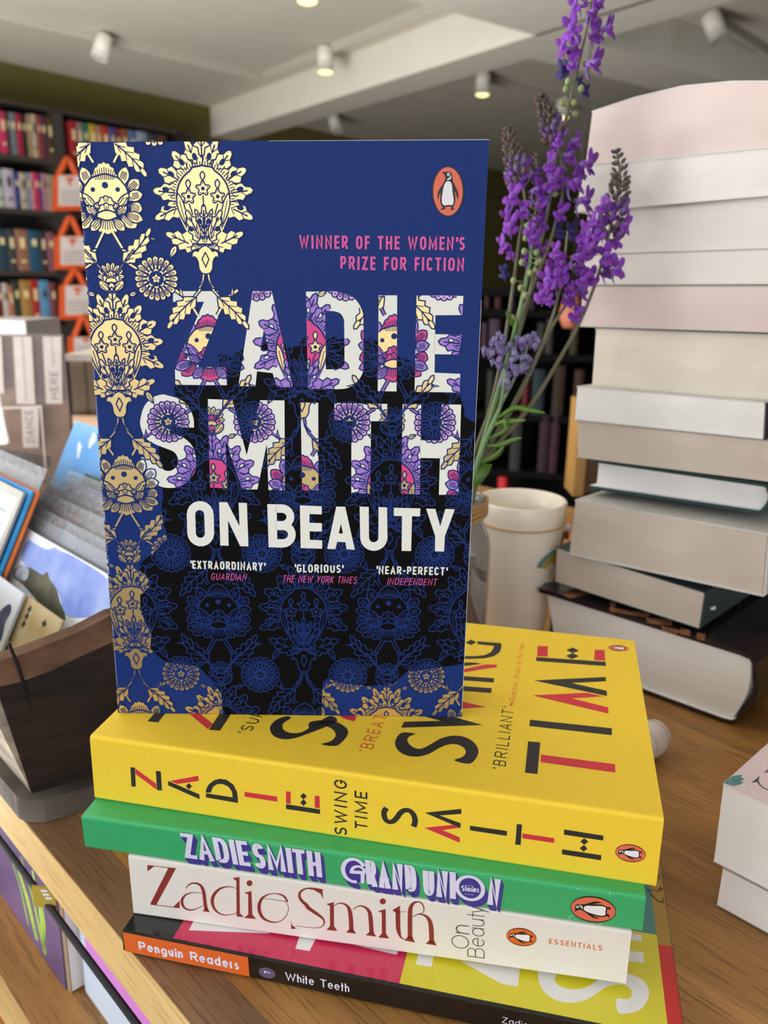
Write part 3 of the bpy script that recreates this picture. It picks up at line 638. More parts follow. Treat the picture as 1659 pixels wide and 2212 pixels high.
def navy_prints(mb, P):
    zone = {'leaf': M_purp, 'pink': M_pink, 'gold': M_foil, 'stem': M_stem, 'rose': M_lilac, 'line': M_line, 'ground': M_cream}
    MO = {'P': pomegranate(), 'L': lotus(), 'B': bud(), 'R': rosette()}
    inst = []
    for c in range(-1, 6):
        u = 8.2 + 30.75 * c
        for k in range(-1, 6):
            v = 181.4 - 46.8 * k; kind = 'L' if (c + k) % 2 == 0 else 'P'
            inst.append((kind, u, v, c, k))
            if kind == 'L':
                inst.append(('B', u, v - 23.6, c, k))
                for s in (-1, 1): inst.append(('R' if s > 0 else 'r', u + s * 14.6, v - 24.6, c, k))
    box = lambda pts: (min(p[0] for p in pts), max(p[0] for p in pts), min(p[1] for p in pts), max(p[1] for p in pts))
    # letter pieces in the face frame
    pieces = []
    for L in LETTERS.values(): pieces += [[FN.to2(p) for p in q] for q in L]
    sl = [FN.to2(p) for p in S_OUT]; pieces += tess(sl)
    pieces = [t for q in pieces for t in tess(q)]
    for i, q in enumerate(pieces): FN.tris(mb, [q], M_cream, 11 + (i % 5) * .1)
    pbx = [box(q) for q in pieces]
    FN.pxpoly(mb, BLK, M_cblack, 10)
    blk2 = [FN.to2(p) for p in BLK]
    for mo in MO.values(): mo.q = mo.quads()
    gnd = []; tops = {}
    gold, over, col, dots, lines = [], [], {k: [] for k in zone}, [], []
    for kind, u, v, c, k in inst:
        mo = MO[kind.upper()]; sx = -1 if kind == 'r' else 1
        T = lambda pts: [(u + sx * x, v + y) for x, y in pts]
        g = c <= 0 or (c <= 1 and kind in 'Rr' and u < 27) or (kind == 'P' and c == 1 and k == 0) or k >= 3 or (kind == 'L' and c == 1 and k == -1) or (kind in 'Rr' and u < 30) or (kind == 'P' and c == 1 and k <= 0)
        for oi, (out, role) in enumerate(mo.f):
            w_ = T(out); bx = box(w_)
            if bx[1] < 0 or bx[0] > 129 or bx[3] < 0 or bx[2] > 198: continue
            inside = bx[0] > .2 and bx[1] < 128.8 and bx[2] > .2 and bx[3] < 197.8
            tr = tess(w_)
            if not inside: tr = [t for t in (clipc(t, RECT) for t in tr) if len(t) > 2]
            tr = [[cv(*p) for p in t] for t in tr]
            if role in ('line', 'gold2'):
                for t in tr:
                    x = sum(p_[0] for p_ in t) / len(t); y = sum(p_[1] for p_ in t) / len(t)
                    inl = any(b2[0] < x < b2[1] and b2[2] < y < b2[3] and inpoly(x, y, pc) for pc, b2 in zip(pieces, pbx)); inb = inpoly(x, y, blk2)
                    if not (inl or inb or g): continue
                    if role == 'line': dots.append(t)
                    else: tops.setdefault(M_foil if inl or not inb else M_cblack, []).append(t)
                continue
            if g and role != 'ground': gold += [(oi, t) for t in tr]
            if g and role == 'ground': gnd += tr
            if c == 0 and kind == 'L': continue
            if kind == 'P' and c == 1 and k == 0:
                if bx[3] < 160: over += [(oi, t) for t in tr]
                continue
            if c == 0 and kind == 'P' and k in (1, 2) and bx[1] > 14 and bx[3] < 106 and bx[2] > 90: over += [(oi, t) for t in tr]
            fb = box([cv(*p) for p in w_])
            for q, b2 in zip(pieces, pbx):
                if fb[1] < b2[0] or fb[0] > b2[1] or fb[3] < b2[2] or fb[2] > b2[3]: continue
                for t in tr:
                    r_ = clipc(t, q)
                    if len(r_) > 2: col[role].append((oi, r_))
        for q0 in mo.q:
            q = T(q0); x = sum(a[0] for a in q) / 4; y = sum(a[1] for a in q) / 4
            if x < -.4 or x > 129.4 or y < -.4 or y > 198.4: continue
            fx, fy = cv(x, y)
            if not (g or inpoly(fx, fy, blk2)) and not any(b2[0] < fx < b2[1] and b2[2] < fy < b2[3] and inpoly(fx, fy, pc) for pc, b2 in zip(pieces, pbx)): continue
            if not (2 < x < 127 and 2 < y < 196):
                q = clipc(q, RECT)
                if len(q) < 3: continue
            lines.append([cv(*p_) for p_ in q])
    
    for o, t in gold: FN.tris(mb, [t], M_foil, 1 + min(o, 64) * .12)
    FN.tris(mb, gnd, M_navy, 9.2)
    # overlapping fills keep their drawing order inside a motif
    for role, L in col.items():
        if role == 'ground':
            FN.tris(mb, [t for o, t in L], zone[role], 20.5); continue
        for o, t in L: FN.tris(mb, [t], zone[role], 12 + min(o, 64) * 0.12)
    for i, (o, t) in enumerate(over): FN.tris(mb, [t], M_foil, 21 + min(o, 64) * .05)
    FN.tris(mb, dots, M_line, 25)
    for mm_, L in tops.items(): FN.tris(mb, L, mm_, 26)
    for i, q in enumerate(lines): FN.tris(mb, [q], M_line, 27 + (i % 7) * .1)
    # title
    px = lambda pts, m_=M_cream, l_=30: FN.pxpoly(mb, pts, m_, l_)
    def ring(o, i, m_=M_cream, l_=30):
        o = [FN.to2(p) for p in o]; i = [FN.to2(p) for p in i]; n = len(o)
        FN.tris(mb, [[o[k], o[(k + 1) % n], i[(k + 1) % n], i[k]] for k in range(n)], m_, l_)
    def stad(x0, x1, y0, y1, sh, n=10):
        r = (x1 - x0) / 2; cx = (x0 + x1) / 2
        pts = arc(cx, y0 + r, r, r, 180, 360, n) + arc(cx, y1 - r, r, r, 0, 180, n)
        return [(x + sh * (y - y0) / (y1 - y0), y) for x, y in pts]
    ring(stad(403, 461, 1082, 1180, 2.5), stad(421.5, 441, 1101.5, 1161.5, 2.2))
    px([(473.5,1084.6),(491,1084.6),(517.6,1136.3),(515.6,1086),(533.5,1086.4),(536.7,1180),(519,1179.5),(492.8,1124),(494,1178.7),(476,1178)])
    px([(577.4,1088.7),(597.5,1089),(599.5,1182),(580.6,1182)])
    for y0, y1, x0, x1, d in ((1089.2, 1143.5, 596, 635.8, .8), (1126.5, 1182.6, 597, 639, .8)):
        ym = (y0 + y1) / 2; h = (y1 - y0) / 2; ih = h - 18.2
        o = [(x0, y0)] + arc(x1 - h, ym, h, h, -90, 90, 11) + [(x0, y1)]; i = [(x0, ym - ih)] + arc(x1 - h, ym, ih + 1.5, ih, -90, 90, 11) + [(x0, ym + ih)]
        o = [FN.to2(p) for p in o]; i = [FN.to2(p) for p in i]
        FN.tris(mb, [[o[k], o[k + 1], i[k + 1], i[k]] for k in range(len(o) - 1)], M_cream, 30 + (.3 if y0 > 1100 else 0))
    px([(647.9,1091.5),(695,1093.4),(695,1111),(668.4,1110),(668.8,1129),(695.5,1129.8),(695.5,1148),(668.8,1147.5),(669.3,1165.7),(696,1166.8),(696,1185),(649.7,1183.6)])
    for q in ([(726.4,1094),(745.7,1094.3),(740,1112),(736.3,1130.7),(732,1151.8),(728.3,1170),(724.6,1185.8),(706.8,1185.5)], [(745.7,1094.3),(766.6,1187.3),(748.9,1186.2),(746,1171),(740.8,1152.2),(736.3,1130.7),(740,1112)], [(732,1151.8),(740.8,1152.2),(746,1171),(728.3,1170)]): px(q)
    o = [(776.9,1094)] + arc(807.5, 1160, 29.5, 29.5, 180, 0, 15) + [(836,1095.8)]; i = [(796.5,1094.7)] + arc(807.3, 1160, 10.3, 11, 180, 0, 15) + [(817.6,1095)]
    o = [FN.to2((x, y)) for x, y in o]; i = [FN.to2(p) for p in i]
    FN.tris(mb, [[o[k], o[k + 1], i[k + 1], i[k]] for k in range(len(o) - 1)], M_cream, 30)
    px([(850.7,1096.5),(908.2,1098),(907,1115.4),(890,1114.8),(888,1190),(867.5,1189.6),(868.4,1114.8),(850.7,1113.9)])
    px([(920.2,1098.4),(940.4,1099),(950.8,1136.9),(961.9,1099),(982.4,1100),(961,1157.8),(959,1191),(939.4,1190.5),(940,1157.8)])
    lt = lambda s, a, b, t, m_=M_pinkt, **kw: lettering(FN, mb, s, a, b, t, m_, layer=31, **kw)
    lt("WINNER OF THE WOMENQS", (646.7, 537), (1003.7, 540.7), (646.9, 508), wt=.165, gap=.36, asp=.5)
    lt("PRIZE FOR FICTION", (735.4, 582.6), (1001.7, 586), (735.6, 553.5), wt=.165, gap=.36, asp=.5)
    lt("qEXTRAORDINARYQ", (411.5, 1228), (572, 1232.6), (411.5, 1210.3), M_cream, wt=.18, gap=.3)
    lt("qGLORIOUSQ", (636.6, 1236), (740.4, 1237.4), (636.6, 1218.3), M_cream, wt=.18, gap=.3)
    lt("qNEAR-PERFECTQ", (813, 1239.6), (964.7, 1242.6), (813, 1222), M_cream, wt=.18, gap=.3)
    lt("GUARDIAN", (455.7, 1252), (531.5, 1254), (455.8, 1237.4), wt=.1, slant=.18, gap=.34)
    lt("THE NEW YORK TIMES", (610, 1257), (769, 1260.3), (610, 1242), wt=.1, slant=.18, gap=.34)
    lt("INDEPENDENT", (836, 1262.6), (942, 1264.3), (836, 1248), wt=.1, slant=.18, gap=.34)
    FN.poly(mb, [cv(128.88, 2), cv(129, 2), cv(129, 150), cv(128.9, 150)], M_cream, 33); FN.poly(mb, [cv(60, 197.92), cv(129, 197.88), cv(129, 198), cv(60, 198)], M_cream, 33)
    emblem(FN, mb, (967.5, 414), (967.8, 360.5), (1001.5, 414.6), layer=30)
NT = 0.0265
def PN(a, b, c):       # a: up the spine, b: spine to fore-edge, c: 1 = front
    f = (n_bl * (1 - b) + n_br * b) * (1 - a) + (n_tl * (1 - b) + n_tr * b) * a
    k = (1 - c) * NT; s = plane(4)[1]
    back = nn - ZA * (nn.dot(s) / s.z)            # along the surface it stands on
    return f + back * k
make_book('paperback_book', 'navy paperback with gold and purple damask flowers standing upright on the yellow book', PN, M_navy, M_navy, M_navy, M_page, r=0.0011, prints=navy_prints, foot=PN(0, .5, .5))
# ------------------------------------------------------------ the four lying books of the stack
M_yel = mat('cover_yellow', (248, 212, 60), 0.6, var=0.02, vscale=300, bump=0.03, bscale=1800, spec=0.35)
M_red = mat('print_red', (214, 50, 66), 0.55, var=0.02); M_blk = mat('print_charcoal', (44, 41, 41), 0.6, var=0.04)
M_orng = mat('print_orange_red', (226, 110, 52), 0.55)
# yellow
yT0, yT1, yB0, yB1, yT0b, yT1b, yB0b, yB1b = yc = lying((193.5, 1590), (1434.5, 1770), (205, 1726), (1417, 1918), 4, 3, .129, (1370, 1384))
YS = Face(yT0, yT1 - yT0, yB0 - yT0); YC = Face(yT0, yT1 - yT0, yT1b - yT1)
def yellow_prints(mb, P):
    k = 3.19; o = (180, 1520)
    S = lambda pts, m_, off=o, kk=3.19: YS.pxpoly(mb, pts, m_, 1, off, kk)
    S([(325,437),(355,440),(362,572),(332,570)], M_blk); S([(357,446),(372,456),(504,553),(505,592),(361,484)], M_red); S([(500,463),(534,466),(542,598),(509,595)], M_blk)
    S([(597,532),(792,496),(795,532),(648,553)], M_red); S([(585,532),(800,625),(802,658),(585,562)], M_blk); S([(728,546),(749,569),(728,590),(706,567)], M_blk)
    S([(845,617),(1065,650),(1065,684),(845,645)], M_blk)
    S([(843,612),(848,585),(865,555),(900,528),(940,517),(985,523),(1035,558),(1058,605),(1065,652),(1030,646),(1024,605),(1000,572),(962,553),(925,553),(892,574),(878,613)], M_blk)
    S([(1112,607),(1335,640),(1337,675),(1112,640)], M_red)
    S([(1397,603),(1428,606),(1430,690),(1397,686)], M_red); S([(1595,633),(1627,636),(1630,720),(1595,715)], M_red); S([(1397,692),(1630,728),(1632,760),(1397,725)], M_blk)
    S([(1517,615),(1540,638),(1517,660),(1495,636)], M_blk); S([(1517,658),(1540,681),(1517,705),(1495,680)], M_blk)
    o2 = (680, 1360); k2 = 3.318
    q = lambda x, y: (o2[0] + x / k2, o2[1] + y / k2)
    lettering(YS, mb, "SWING", q(231, 1478), q(231, 1083), q(141, 1474), M_blk, wt=.15, rr=.5, gap=.38, asp=.62, layer=1)
    lettering(YS, mb, "TIME", q(377, 1437), q(377, 1167), q(287, 1433), M_blk, wt=.15, rr=.5, gap=.38, asp=.62, layer=1)
    S2 = lambda pts, m_: S(pts, m_, o2, k2)
    cl = [(515,1278),(499,1300),(497,1330),(508,1362),(533,1378),(565,1371),(590,1345),(615,1312),(645,1294),(682,1299),(710,1330),(719,1375),(708,1412)]
    YS.tris(mb, strip([YS.to2(q(*p)) for p in smoothopen(cl)], .0019), M_blk, 1)
    S2([(788,1312),(1050,1284),(1050,1320),(895,1331)], M_blk); S2([(788,1312),(895,1331),(1046,1388),(1044,1421)], M_blk)
    S2([(785,1420),(1000,1398),(1040,1419),(915,1436)], M_red); S2([(785,1420),(915,1436),(1040,1490),(1038,1527)], M_red)
    S2([(1112,1405),(1378,1443),(1376,1478),(1112,1438)], M_blk); S2([(1448,1393),(1485,1397),(1475,1543),(1437,1540)], M_blk)
    o3 = (1000, 1360); k3 = 3.607
    S3 = lambda pts, m_: S(pts, m_, o3, k3)
    S3([(463,1587),(712,1625),(710,1662),(463,1625)], M_red); S3([(787,1556),(1095,1605),(1092,1643),(787,1597)], M_blk); S3([(772,1711),(1078,1757),(1076,1797),(772,1750)], M_blk)
    S3([(945,1625),(977,1652),(945,1676),(915,1650)], M_blk); S3([(942,1677),(970,1705),(940,1730),(910,1703)], M_blk)
    p3 = lambda x, y: (o3[0] + x / k3, o3[1] + y / k3)
    emblem(YS, mb, p3(1305, 1742), p3(1188, 1726), p3(1312, 1675), layer=1)
    T = lambda pts, m_, off=o3, kk=k3: YC.pxpoly(mb, pts, m_, 1, off, kk)
    T([(508,872),(602,880),(580,1127),(483,1115)], M_blk); T([(608,975),(1185,1050),(1187,1115),(605,1033)], M_red); T([(523,703),(1160,770),(1160,823),(518,752)], M_blk)
    T([(553,397),(1112,370),(1115,403),(845,417)], M_blk); T([(553,397),(845,417),(1120,478),(1122,518)], M_blk); T([(540,513),(965,493),(1095,521),(850,537)], M_red); T([(540,513),(850,537),(1132,607),(1133,655)], M_red)
    T([(583,128),(662,130),(660,212),(578,208)], M_red); T([(1027,157),(1103,160),(1108,243),(1022,238)], M_red); T([(572,215),(1112,252),(1113,285),(570,245)], M_blk)
    T([(855,140),(905,164),(855,184),(805,160)], M_blk); T([(855,183),(903,208),(850,230),(803,206)], M_blk)
    T([(65,78),(105,100),(62,122),(20,102)], M_blk)
    T([(112,92),(297,106),(300,140),(285,178),(240,208),(170,224),(60,229),(-60,226),(-60,206),(90,208),(170,200),(215,178),(236,150),(243,128),(112,114)], M_blk)
    T([(-40,256),(90,257),(145,267),(60,278),(-40,290)], M_blk); T([(-60,322),(180,272),(265,274),(263,295),(200,301),(-60,345)], M_red)
    T([(-90,356),(243,380),(240,413),(-90,390)], M_blk); T([(-90,434),(225,458),(220,495),(-90,471)], M_blk)
    T2 = lambda pts, m_: T(pts, m_, o2, k2)
    T2([(960,505),(1055,516),(1228,556),(1055,567),(930,560)], M_red); T2([(618,704),(640,662),(905,655),(780,622),(880,600),(1000,628),(1202,685)], M_blk)
    T2(smooth([(1000,938),(1110,962),(1165,905),(1168,850),(1130,800),(1060,767),(980,762),(900,783),(830,823),(770,853),(720,851),(680,825),(662,792),(680,765),(720,748),(632,738),(590,770),(575,822),(600,870),(660,903),(740,911),(820,890),(900,845),(970,822),(1030,827),(1075,855),(1080,890),(1050,918)]), M_blk)
    T2(smooth([(-45,690),(-30,662),(60,650),(150,660),(225,705),(237,745),(210,790),(150,835),(45,822),(110,803),(150,762),(130,717),(70,690),(0,692),(-35,706)]), M_blk)
    T1 = lambda pts, m_: T(pts, m_, (180, 1520), 3.19)
    T1(smooth([(1400,88),(1330,112),(1292,150),(1286,180),(1310,222),(1370,245),(1450,240),(1540,210),(1659,165),(1750,120),(1700,85),(1600,140),(1530,185),(1480,203),(1415,200),(1375,175),(1378,135),(1430,100)]), M_blk)
    T1([(505,50),(575,52),(515,130),(443,122)], M_blk); T1([(700,45),(790,60),(893,140),(857,176)], M_red); T1([(950,52),(1030,54),(940,187),(865,180)], M_blk)
    T2([(150,600),(300,600),(295,637),(280,660),(205,637)], M_red)
    lettering(YC, mb, "qBRILLIANTQ", p3(330, 1095), p3(398, 610), p3(228, 1083), M_blk, wt=.1, rr=.5, gap=.42, asp=.6, layer=1)
    lettering(YC, mb, "Guardian, Books of the Year", p3(405, 560), p3(482, 108), p3(357, 555), M_orng, wt=.085, rr=.5, gap=.3, asp=.5, slant=.12, layer=1)
    for (x, y) in ((377, 588), (383, 573), ): T([(x - 14, y + 2), (x, y - 9), (x + 14, y - 2), (x, y + 9)], M_orng)
    lettering(YC, mb, "qBREATH", q(405, 882), q(540, 570), q(308, 872), M_orng, wt=.11, rr=.5, gap=.4, asp=.6, layer=1)
    lettering(YC, mb, "qSUPE", (180 + 1140 / 3.19, 1520 + 212 / 3.19), (180 + 1290 / 3.19, 1520 + 25 / 3.19), (180 + 1050 / 3.19, 1520 + 208 / 3.19), M_blk, wt=.11, rr=.5, gap=.4, asp=.6, layer=1)
    emblem(YC, mb, p3(1210, 145), p3(1132, 138), p3(1216, 122), layer=1)
    T([(895, 1055), (899, 1054), (899, 1060), (895, 1060)], M_blk)
make_book('paperback_book', 'thick yellow paperback lying flat beneath the standing navy book', book8(*yc), M_yel, prints=yellow_prints, r=0.0014, group=None)
# green
M_grn = mat('cover_green', (56, 176, 110), 0.45, var=0.03, vscale=250, bump=0.06, bscale=1800); M_gsh = mat('print_violet_blue', (62, 56, 150), 0.5); M_lil = mat('print_pale_lilac', (228, 228, 250), 0.5)
gc = lying((175, 1763), (1395.5, 1939), (184.4, 1832.5), (1387.6, 2014.7), 3, 2, .129)
GS = Face(gc[0], gc[1] - gc[0], gc[2] - gc[0])
def green_prints(mb, P):
    a = GS.to2((400, 1800)); b = GS.to2((409, 1813)); sh = (b[0] - a[0], b[1] - a[1])
    q = lambda x, y: (170 + x / 3.13, 1720 + y / 3.13); p = lambda x, y: (660 + x / 3.456, 1780 + y / 3.456)
    kw = dict(layer=6, wt=.15, rr=.4, gap=.14, asp=.5, shadow=(M_gsh, sh[0], sh[1]))
    lettering(GS, mb, "ZADIE", q(722, 414), q(1165, 474), q(722, 250), M_lil, **kw)
    lettering(GS, mb, "SMITH", q(1190, 480), q(1648, 548), q(1190, 314), M_lil, **kw)
    lettering(GS, mb, "RAND", p(460, 460), p(832, 508), p(460, 266), M_lil, **kw)
    lettering(GS, mb, "UNI", p(880, 527), p(1104, 557), p(880, 328), M_lil, **kw)
    lettering(GS, mb, "N", p(1356, 598), p(1446, 611), p(1356, 398), M_lil, **kw)
    def ringpx(cx, cy, rx, ry, w_, a0, a1, tilt=0.13):
        pts = arc(0, 0, rx, ry, a0, a1, 26); pts = [GS.to2(p(cx + x, cy - y + x * tilt)) for x, y in pts]
        wd = (Vector2(GS.to2(p(cx, cy))) - Vector2(GS.to2(p(cx + w_, cy)))).length
        qs = strip(pts, wd); sq = []
        for k in range(9): sq += [[(x + sh[0] * k / 8, y + sh[1] * k / 8) for x, y in z] for z in qs]
        
        for i, z in enumerate(sq): GS.tris(mb, [z], M_gsh, 3 + (i % 20) * .1)
        GS.tris(mb, qs, M_lil, 6)
    GS.poly(mb, [GS.to2(p(375 + x, 352 + y + .13 * x)) for x, y in ell(0, 0, 88, 84, 26)], M_gsh, 5.2)
    ringpx(362, 345, 82, 84, 30, 28, 285); ringpx(395, 365, 52, 50, 24, 10, 190)
    GS.pxpoly(mb, [(352, 345), (445, 350), (438, 440), (412, 440), (412, 372), (352, 368)], M_lil, 6.3, (660, 1780), 3.456)
    GS.poly(mb, [GS.to2(p(1228 + x, 478 + y)) for x, y in ell(0, 0, 96, 86, 30, .1)], M_gsh, 5.2)
    ringpx(1228, 477, 98, 86, 30, 0, 360)
    lettering(GS, mb, "Stories", p(1165, 497), p(1296, 510), p(1165, 456), M_lil, layer=7, wt=.15, rr=.4, gap=.14, asp=.9)
    for (x0, y0, x1, y1) in ((1195, 455, 1250, 460), (1190, 520, 1255, 527)): GS.tris(mb, strip([GS.to2(p(x0, y0)), GS.to2(p(x1, y1))], .00016), M_lil, 7)
    r = lambda x, y: (1060 + x / 3.77, 1780 + y / 3.77)
    emblem(GS, mb, r(834, 695), r(652, 668), r(850, 592), layer=3)
    for pts in ([(675,742),(640,755),(645,780),(652,806)], [(893,805),(885,820),(890,840)], [(690,515),(700,525),(740,530)], [(975,552),(965,575)]):
        GS.tris(mb, strip([GS.to2(r(*x)) for x in pts], .00018), M_lil, 2)
from mathutils import Vector as Vector2
make_book('paperback_book', 'green paperback with white and violet lettering lying under the yellow one', book8(*gc), M_grn, prints=green_prints, r=0.0016)
# white
M_wht = mat('cover_white', (232, 228, 220), 0.4, var=0.01, vscale=60); M_brk = mat('print_brick_red', (140, 50, 44), 0.5, var=0.03); M_gry = mat('print_dark_grey', (52, 54, 56), 0.5)
wc = lying((276.4, 1848), (1364.5, 2013), (288.8, 1974.6), (1351.8, 2127.5), 2, 1, .111)
WS = Face(wc[0], wc[1] - wc[0], wc[2] - wc[0])
def white_prints(mb, P):
    oa, ka = (170, 1720), 3.13; ob, kb = (660, 1780), 3.456
    pa = lambda pts: WS.pxpoly(mb, pts, M_brk, 1, oa, ka)
    pb_ = lambda pts: WS.pxpoly(mb, pts, M_brk, 1, ob, kb)
    unit = (Vector2(WS.to2((600, 1900))) - Vector2(WS.to2((601, 1900)))).length
    def st(pts, wd, o, k): P3 = smoothopen([p_ + (v,) for p_, v in zip(pts, wd)]); WS.tris(mb, strip([WS.to2((o[0] + x / k, o[1] + y / k)) for x, y, v in P3], [v * unit / k for x, y, v in P3]), M_brk, 1)
    sa = lambda pts, wd: st(pts, wd, oa, ka); sb = lambda pts, wd: st(pts, wd, ob, kb)
    pa([(465,464),(658,486),(657,492),(510,473),(465,508)]); pa([(607,483),(658,487),(525,733),(484,727)]); pa([(485,728),(640,747),(683,705),(683,757),(487,733)])
    sa([(725,622),(745,598),(775,587),(808,592),(832,612),(846,650),(852,700),(862,772)], [5, 8, 12, 18, 22, 24, 24, 24]); pa([(838,776),(886,784),(884,779),(866,745)])
    sa([(842,655),(790,650),(740,658),(708,682),(698,712),(706,742),(730,763),(770,768),(815,752),(845,735)], [4, 5, 9, 15, 19, 19, 15, 10, 5, 4])
    sa([(1070,625),(1040,614),(995,612),(950,628),(915,665),(903,710),(915,755),(945,788),(990,803),(1040,797),(1078,782)], [4, 6, 9, 15, 20, 22, 20, 14, 8, 5, 4]); pa([(1041,553),(1087,545),(1090,790),(1116,816),(1068,812),(1066,572)])
    WS.poly(mb, [WS.to2((oa[0] + x / ka, oa[1] + y / ka)) for x, y in ell(1155, 587, 20, 20, 18)], M_brk, 1); pa([(1118,652),(1168,640),(1174,800),(1200,829),(1118,822),(1147,798),(1146,662)])
    sa([(1250,690),(1330,700),(1415,713)], [4, 4, 5]); sa([(1412,711),(1392,680),(1365,664),(1325,657),(1280,664),(1240,690),(1220,735),(1225,785),(1250,825),(1295,847),(1345,850),(1390,825),(1415,780),(1416,740),(1395,712)], [12, 16, 12, 6, 8, 16, 22, 24, 22, 14, 7, 5, 4, 4, 3])
    S1 = [(170 + x / 3.13, 1720 + y / 3.13, wv / 3.13) for x, y, wv in ((1652,632,5),(1600,622,6),(1545,622,9),(1505,640,14),(1492,668,16),(1505,702,22),(1540,735,28))]
    S1 += [(660 + x / 3.456, 1780 + y / 3.456, wv / 3.456) for x, y, wv in ((20,625,32),(70,660,30),(112,690,22),(136,716,14),(138,745,9),(115,768,6),(70,775,5),(10,770,5),(-50,762,4),(-75,758,4))]
    S1 = smoothopen(S1); WS.tris(mb, strip([WS.to2((x, y)) for x, y, v in S1], [v * unit for x, y, v in S1]), M_brk, 1)
    pb_([(0,476),(126,487),(131,558),(112,520),(60,490),(0,482)]); pb_([(-110,720),(-102,752),(-70,778),(-40,776),(-106,784)])
    def stem(x, y0, y1, tl=30): pb_([(x - tl, y0 + 8), (x + 26, y0 - 8), (x + 28, y1 - 28), (x + 52, y1 + 8), (x - 28, y1), (x - 2, y1 - 30), (x - 3, y0 + 20)])
    stem(185, 590, 790); stem(572, 642, 846)
    sb([(212,612),(240,594),(275,592),(308,608),(328,640),(338,700),(342,800)], [4, 7, 12, 20, 27, 31, 31]); pb_([(303,808),(328,785),(356,785),(378,818)])
    sb([(354,640),(385,616),(420,612),(455,628),(478,660),(487,720),(493,815)], [4, 7, 12, 20, 27, 31, 31]); pb_([(450,829),(478,805),(506,805),(528,840)])
    WS.poly(mb, [WS.to2((ob[0] + x / kb, ob[1] + y / kb)) for x, y in ell(577, 577, 23, 22, 18)], M_brk, 1)
    pb_([(648,643),(705,608),(706,660),(678,664)]); sb([(690,650),(690,740),(695,800),(712,845),(742,862)], [32, 32, 28, 14, 5]); sb([(665,652),(750,655)], [4, 4])
    sb([(780,860),(780,740),(782,640),(800,596),(835,580),(868,592),(884,630),(876,660),(840,672),(800,692)], [32, 32, 30, 20, 12, 10, 7, 5, 4, 4]); pb_([(738,868),(766,838),(796,838),(817,884)])
    sb([(800,692),(835,674),(872,675),(905,692),(928,725),(938,780),(942,890)], [4, 7, 13, 22, 29, 33, 33]); pb_([(896,893),(926,866),(958,866),(979,907)])
    p = lambda x, y: (ob[0] + x / kb, ob[1] + y / kb)
    # small upright title
    th = lambda s, a, b_, t, **k_: lettering(WS, mb, s, a, b_, t, M_gry, layer=1, **k_)
    th("O", p(1220, 936), p(1220, 838), p(1090, 930), wt=.05, rr=.5, asp=.9); th("n", p(1222, 824), p(1222, 760), p(1082, 815), wt=.06, rr=.5, asp=.5)
    th("Beaut", p(1336, 1003), p(1336, 672), p(1208, 990), wt=.05, rr=.5, gap=.16, asp=.62); th("y", p(1336, 668), p(1336, 626), p(1208, 655), wt=.05, rr=.5, asp=.5)
    r = lambda x, y: (1060 + x / 3.77, 1780 + y / 3.77)
    emblem(WS, mb, r(250, 920), r(130, 900), r(260, 850), layer=1, orange=mat('printed_vivid_orange', (232, 104, 38), 0.5))
    lettering(WS, mb, "ESSENTIALS", r(474, 974), r(906, 1031), r(474, 932), M_orng, wt=.15, rr=.5, gap=.42, asp=.62, layer=1)
make_book('paperback_book', 'white spined paperback with brick red lettering between the green book and the bottom book', book8(*wc), M_wht, prints=white_prints, r=0.001)
# thin graded reader at the bottom
M_ro = mat('cover_orange', (226, 104, 42), 0.45, var=0.02); M_rk = mat('cover_gloss_black', (20, 19, 20), 0.22, var=0.05, coat=0.4); M_rp = mat('cover_crimson', (212, 46, 92), 0.25, var=0.02, coat=0.4)
M_ry = mat('cover_lemon', (224, 214, 46), 0.3, var=0.02, coat=0.3); M_rr = mat('cover_scarlet', (206, 36, 30), 0.3, coat=0.3); M_rt = mat('cover_teal', (84, 142, 138), 0.4); M_rtan = mat('cover_tan', (176, 140, 62), 0.45); M_rv = mat('print_dusky_violet', (98, 86, 122), 0.5)
def rspine():
    T0 = onpl((263.6, 2011), 1); d = (onpl((1140, 2186.5), 1) - T0).normalized(); return T0, T0 + d * .198
rT0, rT1 = rspine(); rn = plane(1)[1]; rin = rn.cross((rT1 - rT0).normalized()); rin = rin if rin.y > 0 else -rin
rB0 = Pz(266.8, 2054.8, 0.0005); rB1 = V3((rT1.x, rT1.y, 0.0005)) + (rB0 - V3((rT0.x, rT0.y, 0.0005)))
rc = (rT0, rT1, rB0, rB1, rT0 + rin * .129, rT1 + rin * .129, rB0 + rin * .129, rB1 + rin * .129)
for v in (rc[6], rc[7]): v.z = .0005
RS = Face(rT0, rT1 - rT0, rB0 - rT0); RC = Face(rT0, rT1 - rT0, rin)
